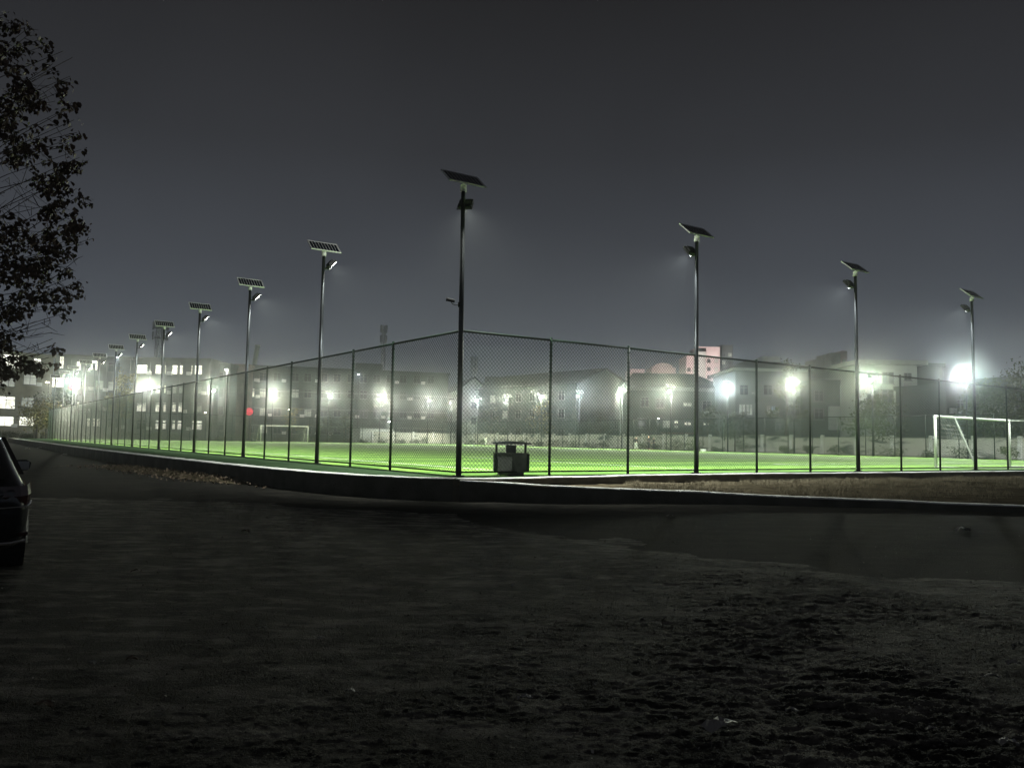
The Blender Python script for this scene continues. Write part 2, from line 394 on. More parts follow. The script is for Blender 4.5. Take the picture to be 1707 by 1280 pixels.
# verge between the road kerb and the platform wall
def nearest_edge(p):
    best = None
    for q in right_edge_r:
        d = (q.x - p.x) ** 2 + (q.y - p.y) ** 2
        if best is None or d < best[0]: best = (d, q)
    return best[1]
right_edge_r = resample(right_edge, 0.5)
ev = [p for p in right_edge_r if p.length < 60]
rows, V, F = 14, [], []
rkk = resample(rk_s, 0.25)
nk = len(rkk)
for i, p in enumerate(rkk):
    t_ = i / (nk - 1)
    q = ev[min(len(ev) - 1, int(t_ ** 1.0 * (len(ev) - 1)))]
    for j in range(rows + 1):
        u = j / rows
        x, y = p.x + (q.x - p.x) * u, p.y + (q.y - p.y) * u
        z = (p.z - 0.03) + (0.30 - p.z + 0.03) * min(1, u * 2.2)
        bumpz = float(fbm(np.array([x * 1.3]), np.array([y * 1.3]), 4, 5)[0]) - 0.5
        V.append((x, y, min(z + bumpz * 0.16 * min(1, u * 6), PZ - 0.06)))
for i in range(nk - 1):
    for j in range(rows):
        a = i * (rows + 1) + j; F.append((a, a + rows + 1, a + rows + 2, a + 1))
tag(link('verge', np_mesh('verge', V, F, M['verge'], True)), kind='structure')
VERGE = np.array(V)
# extra ground on the far right of the verge
# dry grass tufts on the verge
def blades(pos, hmin, hmax, w, lean=0.5):
    n_ = len(pos); a = rng.uniform(0, 2 * np.pi, n_); h = rng.uniform(hmin, hmax, n_)
    la = rng.uniform(0, 2 * np.pi, n_); le = rng.uniform(0, lean, n_) * h
    dx, dy = np.cos(a) * w, np.sin(a) * w
    b0 = pos + np.stack([dx, dy, np.zeros(n_)], 1); b1 = pos - np.stack([dx, dy, np.zeros(n_)], 1)
    mid = pos + np.stack([np.cos(la) * le * .4, np.sin(la) * le * .4, h * .6], 1)
    m0 = mid + np.stack([dx, dy, np.zeros(n_)], 1) * .6; m1 = mid - np.stack([dx, dy, np.zeros(n_)], 1) * .6
    tp = pos + np.stack([np.cos(la) * le, np.sin(la) * le, h], 1)
    V = np.stack([b0, b1, m1, m0, tp], 1).reshape(-1, 3)
    base = np.arange(n_)[:, None] * 5
    F = np.concatenate([base + np.array([[0, 1, 2]]), base + np.array([[0, 2, 3]]), base + np.array([[3, 2, 4]])], 0)
    return V, F
def scatter_on(V, n_, zmin=0):
    idx = rng.integers(0, len(V), n_)
    p = V[idx] + np.stack([rng.normal(0, .14, n_), rng.normal(0, .14, n_), np.zeros(n_)], 1)
    return p
pos = scatter_on(VERGE, 90000)
dens = fbm(pos[:, 0] * 0.9, pos[:, 1] * 0.9, 4, 11)
# nothing grows on the kerb: keep only blades beyond its inner side
kx = np.array([[p.x, p.y] for p in rkk])
def beyond_kerb(pos, off=0.44):
    yk = np.interp(pos[:, 0], kx[:, 0], kx[:, 1]) if kx[0, 0] < kx[-1, 0] else np.interp(pos[:, 0], kx[::-1, 0], kx[::-1, 1])
    return pos[:, 1] > yk + off
ee = np.array([[p.x, p.y] for p in right_edge_r])
def before_wall(pos):
    ye = np.interp(pos[:, 0], ee[:, 0], ee[:, 1]); return pos[:, 1] < ye - 0.08
keep = (dens > 0.50 - .02 * (pos[:, 0] - 4) / 4) & beyond_kerb(pos) & before_wall(pos) & (pos[:, 0] > 3.2)
pos = pos[keep]; pos[:, 2] -= 0.02
V, F = blades(pos, 0.03, 0.15, 0.006, 1.5)
tag(link('dry_grass', np_mesh('dry_grass', V, F, M['dry'])), 'low dry straw coloured grass on the verge between the two white kerbs', 'grass', kind='stuff')

# ------------------------------------------------------------------ dirt in the foreground (displaced sheet)
ys = 2.2 * (26.0 / 2.2) ** (np.linspace(0, 1, 560)); us = np.linspace(-0.80, 0.80, 620)
YY, UU = np.meshgrid(ys, us, indexing='ij'); XX = YY * UU
edge_x = np.array([-30, -8, -4, -1.2, 0.5, 2.5, 4.4, 8, 12, 20]); edge_y = np.array([22, 20.0, 19.0, 17.0, 15.0, 12.6, 10.9, 9.9, 9.4, 9.0])
ed = np.interp(XX + (fbm(XX * .6, YY * .6, 4, 3) - .5) * 3, edge_x, edge_y)
inside = np.clip((ed - YY) / 3.4 + (fbm(XX * 1.1, YY * 1.6, 5, 21) - 0.5) * .5, 0, 1); inside = inside * inside * (3 - 2 * inside)
big = fbm(XX * .35, YY * .5, 4, 1) - .5; mid = fbm(XX * 1.6, YY * 2.2, 5, 2, .55) - .5; fine = fbm(XX * 5, YY * 11, 5, 4, .6) - .5
ridge = np.abs(fbm(XX * 2.5, YY * 3.0, 4, 9) - .5)
rightness = np.clip((XX - 0.2 + (10 - YY) * .25) / 3.0, 0, 1)
amp = 0.16 + 0.95 * rightness
vfine = fbm(XX * 22, YY * 30, 4, 6, .6) - .5
patch = np.clip(.60 + 2.6 * (fbm(XX * .9, YY * 1.2, 4, 41) - .47), .22, 1.05); amp = amp * patch
rut = sum(np.exp(-((XX - (x0_ + .28 * (YY - 4) + .012 * (YY - 4) ** 2)) / .16) ** 2) for x0_ in (-2.4, -1.0, 1.3, 2.75))
H = 0.030 - .009 * rut + big * (.004 + .022 * rightness) + mid * .020 * amp * (.3 + .7 * rightness) + fine * .024 * amp + vfine * .026 * (amp + .2) + np.clip(.05 - ridge, 0, 1) * .08 * amp
Z = np.where(inside > .35, np.maximum(-0.034 + inside * (0.034 + H), -0.012 + .2 * (-0.034 + inside * (0.034 + H))), -0.034 + inside * (0.034 + H))
V = np.stack([XX, YY, Z], -1).reshape(-1, 3)
nr, nc = XX.shape; ii = np.arange(nr * nc).reshape(nr, nc)
F = np.stack([ii[:-1, :-1], ii[:-1, 1:], ii[1:, 1:], ii[1:, :-1]], -1).reshape(-1, 4)
tag(link('dirt', np_mesh('dirt', V, F, M['dirt'], True)), kind='structure')
def dirt_z(x, y):
    i = int(np.clip(np.searchsorted(ys, y), 0, nr - 1)); j = int(np.clip(np.searchsorted(us, x / y), 0, nc - 1)); return max(float(Z[i, j]), -0.02)
# crumbs and pebbles: one mass
n_ = 26000
py = 2.6 * (17 / 2.6) ** rng.uniform(0, 1, n_); pu = rng.uniform(-.75, .75, n_); px_ = py * pu
iy = np.clip(np.searchsorted(ys, py), 0, nr - 1); ju = np.clip(np.searchsorted(us, pu), 0, nc - 1)
pz = np.maximum(Z[iy, ju], -0.02); ok = (inside[iy, ju] > .3) & (rng.uniform(0, 1, n_) < .35 + .65 * rightness[iy, ju]); px_, py, pz = px_[ok], py[ok], pz[ok]; n_ = len(px_)
s = rng.lognormal(-5.45, 0.5, n_)
oct_v = np.array([(1, 0, 0), (-1, 0, 0), (0, 1, 0), (0, -1, 0), (0, 0, .7), (0, 0, -.5)]); oct_f = np.array([(0, 2, 4), (2, 1, 4), (1, 3, 4), (3, 0, 4), (2, 0, 5), (1, 2, 5), (3, 1, 5), (0, 3, 5)])
V = np.stack([px_, py, pz], 1)[:, None, :] + oct_v[None] * s[:, None, None] * rng.uniform(.6, 1.4, (n_, 6, 3))
F = (np.arange(n_)[:, None, None] * 6 + oct_f[None]).reshape(-1, 3)
M['pebble'] = mat('pebble', (0.16, 0.15, 0.135), 0.75, color2=(0.045, 0.04, 0.036), nscale=6)
tag(link('pebbles', np_mesh('pebbles', V.reshape(-1, 3), F, M['pebble'])), 'small stones and crumbs of earth strewn over the dark foreground dirt', 'pebbles', kind='stuff')
# tiny pale bits scattered to stand in for white glints on the ground
n_ = 900
py = 2.9 * (16 / 2.9) ** rng.uniform(0, 1, n_); pu = rng.uniform(-.70, .70, n_)
iy = np.clip(np.searchsorted(ys, py), 0, nr - 1); ju = np.clip(np.searchsorted(us, pu), 0, nc - 1)
ok = rng.uniform(0, 1, n_) < .25 + .75 * rightness[iy, ju]
pos = np.stack([py * pu, py, np.maximum(Z[iy, ju], -.02) + .004], 1)[ok]; nn_ = len(pos)
s_ = rng.lognormal(-5.0, .5, nn_); a_ = rng.uniform(0, 6.28, nn_)
u_ = np.stack([np.cos(a_), np.sin(a_), rng.normal(0, .5, nn_)], 1) * s_[:, None]; v_ = np.stack([-np.sin(a_), np.cos(a_), rng.normal(0, .5, nn_)], 1) * s_[:, None] * .5
w_ = np.array([0, 0, .35])[None] * s_[:, None]
V = np.stack([pos + u_, pos + v_, pos - u_, pos - v_ , pos + w_], 1).reshape(-1, 3)
F = (np.arange(nn_)[:, None, None] * 5 + np.array([[0, 1, 4], [1, 2, 4], [2, 3, 4], [3, 0, 4]])[None]).reshape(-1, 3)
M['glint'] = mat('pale_glint', (0.55, 0.53, 0.49), 0.35)
tag(link('glint_bits', np_mesh('glint_bits', V, F, M['glint'])), 'tiny pale bits standing in for white glints on the foreground dirt', 'glint_bits', kind='stuff')
# dead weeds over the dirt
n_ = 9000
py = 3.0 * (16 / 3.0) ** rng.uniform(0, 1, n_); pu = rng.uniform(-.72, .72, n_)
iy = np.clip(np.searchsorted(ys, py), 0, nr - 1); ju = np.clip(np.searchsorted(us, pu), 0, nc - 1)
ok = (inside[iy, ju] > .5) & (fbm(py * pu * .8, py * .8, 3, 31) > .5)
pos = np.stack([py * pu, py, Z[iy, ju] - .005], 1)[ok]
V, F = blades(pos, 0.01, 0.05, 0.0015, 1.6)
tag(link('dead_weeds', np_mesh('dead_weeds', V, F, M['dry'])), 'sparse short dead weeds lying on the foreground dirt', 'weeds', kind='stuff')

# rubble and dead leaves at the foot of the platform wall, left
P0 = [seen(170, 775, 0.02), seen(300, 790, 0.02), seen(400, 801, .02), seen(500, 806, .02), seen(620, 808, 0.02)]
bank = cr(P0, 20); V, F = [], []
bw = 12
for i, p in enumerate(bank):
    t_ = (bank[min(i + 1, len(bank) - 1)] - bank[max(i - 1, 0)]).normalized(); nrm = Vector((-t_.y, t_.x, 0))
    for j in range(bw + 1):
        u = j / bw; q = p + nrm * (u * 2.6 - 0.9)
        fade = math.sin(math.pi * min(1, max(0, i / (len(bank) - 1)))) ** .5 if 0 < i < len(bank) - 1 else 0
        hh = (math.sin(math.pi * u) ** 1.0) * .20 * fade * (0.5 + float(fbm(np.array([q.x * 1.7]), np.array([q.y * 1.7]), 4, 8)[0]))
        V.append((q.x, q.y, -0.05 + hh))
for i in range(len(bank) - 1):
    for j in range(bw): a = i * (bw + 1) + j; F.append((a, a + bw + 1, a + bw + 2, a + 1))
tag(link('earth_bank', np_mesh('earth_bank', V, F, M['verge'], True)), kind='structure')
BK = np.array(V)
pos = BK[rng.integers(0, len(BK), 5200)] + np.stack([rng.normal(0, .5, 5200), rng.normal(0, .45, 5200), rng.uniform(0, .04, 5200)], 1)
def flakes(pos, s0, s1, tilt=0.6):
    n_ = len(pos); s = rng.uniform(s0, s1, n_); a = rng.uniform(0, 2 * np.pi, n_)
    u = np.stack([np.cos(a), np.sin(a), rng.normal(0, tilt, n_)], 1) * s[:, None]
    v = np.stack([-np.sin(a), np.cos(a), rng.normal(0, tilt, n_)], 1) * s[:, None] * .6
    V = np.stack([pos + u, pos + v, pos - u * .9, pos - v], 1).reshape(-1, 3); F = np.arange(n_ * 4).reshape(-1, 4)
    return V, F
pos[:, 2] = np.maximum(pos[:, 2], 0.0)
V, F = flakes(pos, .015, .06)
tag(link('leaf_litter', np_mesh('leaf_litter', V, F, M['litter'])), 'dead leaves and rubbish heaped along the foot of the raised kerb, left', 'leaf litter', kind='stuff')

# ------------------------------------------------------------------ pitch
mb = MB(); mb.add([(0.05, 0.05, 0), (LEN_R - .05, 0.05, 0), (LEN_R - .05, LEN_L - .05, 0), (0.05, LEN_L - .05, 0)], [(0, 1, 2, 3)])
tag(obj('turf', mb, M['turf'], loc=(CX, CY, PZ), rot=(0, 0, ANG)), kind='structure')
M['line'] = mat('line_paint', (0.72, 0.74, 0.68), 0.8, noise=0.12, nscale=2)
mb = MB(); W = 0.12; G0, G1, T0, T1 = 2.2, LEN_L - 3, 3.2, LEN_R - 3.2; MR = (T0 + T1) / 2
def ln(x0, y0, x1, y1):
    if abs(x1 - x0) > abs(y1 - y0): mb.add([(x0, y0 - W / 2, 0), (x1, y0 - W / 2, 0), (x1, y0 + W / 2, 0), (x0, y0 + W / 2, 0)], [(0, 1, 2, 3)])
    else: mb.add([(x0 - W / 2, y0 + W / 2, 0), (x0 + W / 2, y0 + W / 2, 0), (x0 + W / 2, y1 - W / 2, 0), (x0 - W / 2, y1 - W / 2, 0)], [(0, 1, 2, 3)])
ln(T0 - W / 2, G0, T1 + W / 2, G0); ln(T0 - W / 2, G1, T1 + W / 2, G1); ln(T0, G0, T0, G1); ln(T1, G0, T1, G1); ln(T0 + W / 2, (G0 + G1) / 2, T1 - W / 2, (G0 + G1) / 2)
for g0, sgn in ((G0, 1), (G1, -1)):
    for dep, hw in ((16.5, 20.15), (5.5, 9.16)):
        yy = g0 + sgn * dep
        ln(MR - hw - W / 2, yy, MR + hw + W / 2, yy)
        for sx_ in (-1, 1): ln(MR + sx_ * hw, min(g0, yy) , MR + sx_ * hw, max(g0, yy))
NC = 64
for k in range(NC):
    a, b_ = 2 * math.pi * k / NC, 2 * math.pi * (k + 1) / NC
    cy = (G0 + G1) / 2; q = []
    for (t_, r_) in ((a, 9.09), (a, 9.21), (b_, 9.21), (b_, 9.09)): q.append((MR + r_ * math.cos(t_), cy + r_ * math.sin(t_), 0))
    mb.add(q, [(0, 1, 2, 3)])
tag(obj('pitch_markings', mb, M['line'], loc=(CX, CY, PZ + 0.004), rot=(0, 0, ANG)), kind='structure')

# ------------------------------------------------------------------ chain-link fences
def chain_panel(w, h, s=0.115, r=0.0050):
    """diamond wires as thin three-sided rods, clipped to the panel; x along, z up"""
    vs_, fs = [], []
    def rod(a, b_, off):
        d = (b_ - a).normalized(); nrm = Vector((-d.z, 0, d.x)); y = Vector((0, 1, 0))
        o = len(vs_)
        for p in (a, b_):
            for k in range(3):
                t_ = 2 * math.pi * k / 3; vs_.append(p + nrm * (r * math.cos(t_)) + y * (r * math.sin(t_) + off))
        for k in range(3): fs.append((o + k, o + 3 + k, o + 3 + (k + 1) % 3, o + (k + 1) % 3))
    k = -h
    while k < w:
        x0, z0 = k, 0.0; x1, z1 = k + h, h
        if x0 < 0: z0 += -x0; x0 = 0
        if x1 > w: z1 -= (x1 - w); x1 = w
        if z1 > z0 + .01:
            rod(Vector((x0, 0, z0)), Vector((x1, 0, z1)), .003); rod(Vector((w - x0, 0, z0)), Vector((w - x1, 0, z1)), -.003)
        k += s
    mb = MB(); mb.add(vs_, fs); return mb.mesh('mesh_panel', M['wire'])
PANEL3 = chain_panel(2.93, HF - 0.2); PANELC = chain_panel(3.98, HF - 0.2)
def post_mesh(h, r):
    mb = MB(); mb.tube([(0, 0, -0.02), (0, 0, h)], r, 10); mb.tube([(0, 0, h), (0, 0, h + .03)], [r * 1.25, r * .5], 10)
    return mb.mesh('post', M['green_metal'], True)
POST = post_mesh(HF, 0.040)
BAND = MB().tube([(0, 0, -.02), (0, 0, .02)], 0.047, 8).mesh('tension_band', M['green_metal'])
def rail_mesh(w, r): return MB().tube([(0, 0, 0), (w, 0, 0)], r, 8).mesh('rail', M['rail'], True)
RAIL3 = rail_mesh(3.0, .032); RAILC = rail_mesh(4.06, .032); RAILB3 = rail_mesh(3.0, .022); RAILBC = rail_mesh(4.06, .022)
def fence(label, origin, ang, bays, near):
    root = thing('chain_link_fence', label, 'fence', origin, ang, 'chain link fences around the pitch')
    x = 0
    for i, w in enumerate(bays):
        c = w > 3.5
        wm = (2.93 if not c else 3.98)
        p = link('mesh_panel', PANELC if c else PANEL3, root, (x + (w - wm) / 2, 0, 0.12)); p.scale.x = 1.0 if w in (3.0, 4.06) else w / 3.0
        tr = link('top_rail', RAILC if c else RAIL3, root, (x, 0, HF - 0.05)); br = link('bottom_rail', RAILBC if c else RAILB3, root, (x, 0, 0.10))
        if w not in (3.0, 4.06): tr.scale.x = br.scale.x = w / 3.0
        x += w
        if i < len(bays) - 1: link('post', POST, root, (x, 0, 0))
        if near and i < 6:
            for z_ in (0.25, .7, 1.15, 1.6, 2.05, 2.5, 2.95, 3.4, 3.7):
                bb = link('tension_band', BAND, root, (x, 0, z_))
    return root
angL = math.atan2(L.y, L.x)
fence('tall dark green chain link fence running left from the big corner pole', fp(0, 0), angL, [4.06] + [3.0] * 34, True)
fence('tall dark green chain link fence running right from the big corner pole', fp(0, 0), ANG, [3.0] * 21, True)
fence('far end chain link fence behind the distant goal', fp(106.06, 0), ANG, [3.0] * 21, False)
fence('far side chain link fence in front of the painted white wall', fp(0, 63.0), angL, [4.06] + [3.0] * 34, False)

# ------------------------------------------------------------------ solar floodlight poles
def make_pole():
    root = thing('floodlight_pole', 'x', 'floodlight', (0, 0, 0), 0)
    mb = MB(); mb.tube([(0, 0, -.02), (0, 0, 4.0), (0, 0, 7.63)], [.078, .070, .058], 14); obj('pole', mb, M['pole'], root, smooth=True)
    mb = MB(); mb.tube([(0, 0, 0), (0, 0, .025)], .16, 12); obj('base_plate', mb, M['pole'], root)
    mb = MB(); mb.tube([(0, 0, 7.63), (0, 0, 7.81)], .085, 14); obj('mount_cap', mb, M['white_metal'], root, smooth=True)
    # floodlight: faces local +x, tilted down
    fl = bpy.data.objects.new('floodlight', None); COL.objects.link(fl); fl.parent = root; fl.location = (0.0, 0, 6.88)
    bpy.data.objects.remove(fl)
    body = MB()
    body.box(-.045, .045, -.19, .19, -.17, .17); body.box(-.075, -.045, -.15, .15, -.13, .13)
    for k in range(9): y_ = -.14 + k * .035; body.box(-.105, -.075, y_ - .004, y_ + .004, -.12, .12)
    fl = obj('floodlight', body, M['black'], root, (0.30, 0, 7.37), (0, R_(40), 0))
    lens = MB().box(.045, .052, -.165, .165, -.145, .145); obj('lens', lens, M['lens'], fl)
    yk = MB(); yk.box(-.01, .01, -.215, -.20, -.03, .03); yk.box(-.01, .01, .20, .215, -.03, .03); yk.box(-.012, .012, -.215, .215, -.235, -.22)
    yk.box(-.012, .012, -.216, -.204, -.235, .03); yk.box(-.012, .012, .204, .216, -.235, .03); obj('yoke', yk, M['black'], fl)
    mb = MB(); mb.tube([(0.05, 0, 7.19), (0.22, 0, 7.17), (.30, 0, 7.19)], .022, 6); obj('bracket', mb, M['pole'], root)
    mb = MB(); mb.box(-.09, -.06, -.05, .05, 1.6, 1.9); 
    # solar panel: long side along panel-local x, slopes down toward local -y
    P = MB(); PW, PD = 1.16, .62
    P.box(-PW / 2, PW / 2, -PD / 2, -PD / 2 + .03, -.02, .02); P.box(-PW / 2, PW / 2, PD / 2 - .03, PD / 2, -.02, .02)
    P.box(-PW / 2, -PW / 2 + .03, -PD / 2 + .03, PD / 2 - .03, -.02, .02); P.box(PW / 2 - .03, PW / 2, -PD / 2 + .03, PD / 2 - .03, -.02, .02)
    P.box(-PW / 2 + .03, PW / 2 - .03, -PD / 2 + .03, PD / 2 - .03, -.012, .004)
    sp = obj('solar_panel', P, M['white_metal'], root, (0, 0, 7.99), (R_(40), 0, 0))
    cm = MB(); nC = 9; cw = (PW - .08) / nC
    for k in range(nC):
        x0 = -PW / 2 + .04 + k * cw; cm.box(x0 + .010, x0 + cw - .010, -PD / 2 + .04, PD / 2 - .04, .004, .008)
    obj('solar_cells', cm, M['cell'], sp)
    st = MB(); st.tube([(0, 0, 7.79), (0, 0, 7.97)], .03, 8); obj('stem', st, M['white_metal'], root)
    return root
def beam(power, color, size, blend):
    lt = bpy.data.lights.new('floodlight_beam', 'SPOT'); lt.energy = power; lt.color = color; lt.spot_size = R_(size); lt.spot_blend = blend; lt.shadow_soft_size = 0.12; return lt
BEAMS = {('near', True): beam(5200, (0.95, 1.0, 0.88), 150, .9), ('near', False): beam(5200, (0.88, 0.97, 1.0), 150, .9),
         ('far', True): beam(4700, (0.97, 1.0, 0.68), 172, .45), ('far', False): beam(4700, (0.84, 1.0, 0.95), 172, .45)}
pole0 = make_pole(); first = [True]
def floodpole(pos, face, label, warm=True, side='near'):
    global pole0
    if first[0]: o = pole0; first[0] = False
    else: o = copy_tree(pole0)
    o.location = pos; o.rotation_euler = (random.uniform(-.006, .006), random.uniform(-.006, .006), face)
    tag(o, label, 'floodlight pole', 'solar floodlight poles round the pitch')
    for ch in o.children:
        if ch.name.startswith('solar_panel'):
            ch.rotation_euler = (Matrix.Rotation(ANG - face, 3, 'Z') @ Matrix.Rotation(R_(40), 3, 'X')).to_euler()
        if ch.name.startswith('floodlight'):
            lo = bpy.data.objects.new('floodlight_beam', BEAMS[(side, warm)]); COL.objects.link(lo); lo.parent = ch
            lo.location = (.10, 0, 0); lo.rotation_euler = (0, R_(-90), 0)
            lo.rotation_euler = (0, R_(-82 if side == 'near' else -84), 0)
    return o
# left near side, facing +R
ordn = ['first', 'second', 'third', 'fourth', 'fifth', 'sixth', 'seventh', 'eighth', 'ninth', 'tenth', 'eleventh', 'twelfth', 'thirteenth']
def mid_pole(pos, face, label, **k): return floodpole(pos, face, label, **k)
for i in range(11):
    mid_pole(fp(10.06 + 9 * i, 0), ANG, f'{ordn[i]} solar floodlight pole left of the corner pole along the left fence', warm=True)
mid_pole(fp(0, 0), math.radians(79.5), 'tallest looking dark solar floodlight pole at the near fence corner beside the stone bin')
for i in range(7):
    mid_pole(fp(0, 9 + 9 * i), angL, f'{ordn[i]} solar floodlight pole right of the corner pole along the right fence', warm=False)
for i in range(12):
    lab = f'bright floodlight pole on the far side fence, {ordn[i]} counted from the near goal end'
    mid_pole(fp(18.3 + 9 * i - 9, 63.0), ANG + math.pi, lab, warm=(i % 3 != 1), side='far')
for i, s_ in enumerate((57, 48, 39, 30, 21, 12, 3)):
    mid_pole(fp(106.06, s_), angL + math.pi, f'bright floodlight pole on the far end fence, {ordn[i]} counted from the far corner', warm=True, side='far')

# security camera on the corner pole
sc_ = thing('security_camera', 'small security camera on a curved arm fixed to the corner pole', 'camera', fp(0, 0, 5.09), 0)
cd = Vector((-1, -.15, 0)).normalized(); zc = -0.03
mb = MB(); mb.tube([cd * .07 + Vector((0, 0, -.02)), cd * .18 + Vector((0, 0, -.035)), cd * .27 + Vector((0, 0, 0)), cd * .29 + Vector((0, 0, .05))], .012, 6); obj('arm', mb, M['cctv'], sc_)
mb = MB(); mb.tube([cd * .20 + Vector((0, 0, .07)), cd * .40 + Vector((0, 0, .11))], .045, 10); mb.tube([cd * .40 + Vector((0, 0, .11)), cd * .43 + Vector((0, 0, .116))], .052, 10); obj('housing', mb, M['cctv'], sc_)
mb = MB(); mb.box(-.04, .04, -.05, .05, -.08, .04); obj('clamp', mb, M['cctv'], sc_, loc=cd * .07)

# ------------------------------------------------------------------ goals
def make_goal():
    root = thing('football_goal', 'x', 'football goal')
    w, h, r = 7.32, 2.44, .065
    for sx_ in (-1, 1):
        obj('goal_post', MB().tube([(sx_ * w / 2, 0, 0), (sx_ * w / 2, 0, h + r)], r, 10), M['goal_white'], root, smooth=True)
        obj('back_strut', MB().tube([(sx_ * w / 2, 0, h), (sx_ * w / 2, -.9, h - .01), (sx_ * w / 2, -1.9, .04)], .032, 6), M['goal_white'], root)
        obj('base_bar', MB().tube([(sx_ * w / 2, 0, .05), (sx_ * w / 2, -1.9, .05)], .03, 6), M['goal_white'], root)
    obj('crossbar', MB().tube([(-w / 2, 0, h), (w / 2, 0, h)], r, 10), M['goal_white'], root, smooth=True)
    obj('rear_bar', MB().tube([(-w / 2, -1.9, .05), (w / 2, -1.9, .05)], .03, 6), M['goal_white'], root)
    # torn net left on one side
    vs_ = MB()
    for k in range(0, 24):
        t_ = k / 24; x = -w / 2 + .15
        if k % 3 == 0: vs_.tube([(x, -.9 * t_, h), (x + .25, -.9 * t_ - .3, h * .7), (x + .1, -.9 * t_ - .5, h * .45)], .004, 3, False)
    for k in range(10):
        z_ = .3 + k * .2; vs_.tube([(-w / 2, 0, z_), (-w / 2 + .2, -1.8 * (1 - z_ / 2.7), z_ - .05), (-w / 2 + 1.6, -1.85 * (1 - z_ / 2.6), z_ - .12)], .006, 3, False)
    n_ = obj('net', vs_, M['goal_white'], root); n_['kind'] = 'stuff'
    return root
g1 = make_goal(); g1.location = fp(2.2, 31.4); g1.rotation_euler = (0, 0, ANG)
tag(g1, 'white football goal with torn net at the right, just inside the near fence', 'football goal', 'football goals')
g2 = copy_tree(g1); g2.location = fp(104.2, 31.4); g2.rotation_euler = (0, 0, ANG + math.pi)
tag(g2, 'small looking far white football goal at the distant end of the pitch', 'football goal', 'football goals')

# ------------------------------------------------------------------ stone litter bin by the corner
bx = seen(851, 791.5, PZ)
bn = thing('litter_bin', 'stone litter bin with a flat dark canopy on posts, outside the near fence corner', 'litter bin', (bx.x, bx.y, PZ - .01), 0.10)
def rbox(mb, x0, x1, y0, y1, z0, z1, c=.012):
    poly = [(x0 + c, y0), (x1 - c, y0), (x1, y0 + c), (x1, y1 - c), (x1 - c, y1), (x0 + c, y1), (x0, y1 - c), (x0, y0 + c)]
    k = len(poly); vs_ = [(p[0], p[1], z0) for p in poly] + [(p[0], p[1], z1) for p in poly]
    mb.add(vs_, [tuple(reversed(range(k))), tuple(range(k, 2 * k))] + [(i, (i + 1) % k, (i + 1) % k + k, i + k) for i in range(k)]); return mb
obj('plinth', rbox(MB(), -.31, .31, -.20, .20, 0, .10), M['stone'], bn)
obj('tub', rbox(MB(), -.42, .42, -.25, .25, .10, .53), M['stone'], bn)
for sx_ in (-.40, .40): obj('corner_board', rbox(MB(), sx_ - .035, sx_ + .035, -.262, -.252, .10, .53, .002), M['green_metal'], bn)
obj('rim', rbox(MB(), -.425, .425, -.255, .255, .531, .555), M['stone'], bn)
obj('ash_tray', rbox(MB(), -.13, .12, -.11, .11, .556, .74), M['binroof'], bn)
for sx_ in (-.36, .36): obj('post', rbox(MB(), sx_ - .028, sx_ + .028, -.028, .028, .556, .765, .006), M['green_metal'], bn)
cn = MB(); nn = 14; prof = []
for i in range(nn + 1):
    t_ = i / nn; prof.append((-.48 + .96 * t_, .80 + .035 * math.sin(math.pi * t_)))
cn.prism([(-.48, .768), *prof, (.48, .768)][::-1], -.27, .27); obj('canopy', cn, M['binroof'], bn); bn.scale = (1.13, 1.13, 1.13)

# ------------------------------------------------------------------ buildings
def win_mesh(w, h, mull=1, trans=True):
    f = MB(); t_ = .07
    f.box(-w / 2, w / 2, -.08, .02, -h / 2, -h / 2 + t_); f.box(-w / 2, w / 2, -.08, .02, h / 2 - t_, h / 2)
    f.box(-w / 2, -w / 2 + t_, -.08, .02, -h / 2 + t_, h / 2 - t_); f.box(w / 2 - t_, w / 2, -.08, .02, -h / 2 + t_, h / 2 - t_)
    for k in range(mull):
        x = -w / 2 + w * (k + 1) / (mull + 1); f.box(x - .04, x + .04, -.06, .0, -h / 2 + t_, h / 2 - t_)
    if trans: f.box(-w / 2 + t_, w / 2 - t_, -.055, -.002, h * .18, h * .18 + .07)
    f.box(-w / 2 - .08, w / 2 + .08, -.16, .02, -h / 2 - .1, -h / 2)
    p = MB().box(-w / 2 + t_, w / 2 - t_, -.02, -.01, -h / 2 + t_, h / 2 - t_)
    tb = MB().box(-w / 2 + .25, w / 2 - .25, -.035, -.025, h * .30, h * .38)
    return f.mesh('window', M['frame']), p, tb, w
WC = {}
ACM = MB().box(-.42, .42, -.36, -.003, -.3, .3).mesh('air_conditioner', M['white_metal'])
def window(root, x, z, w, h, state, mull=1):
    k = (round(w, 2), round(h, 2), mull)
    if k not in WC:
        f, p, tb, _ = win_mesh(w, h, mull)
        WC[k] = (f, {s_: p.mesh('pane', M[s_]) for s_ in ('glass', 'lit', 'lit_dim', 'lit_blue')}, tb.mesh('ceiling_light', M['tube']))
    f, ps, tb = WC[k]
    o = link('window', f, root, (x, -0.01, z)); link('pane', ps[state], o)
    if state == 'lit' and random.random() < .8: link('ceiling_light', tb, o)
    return o
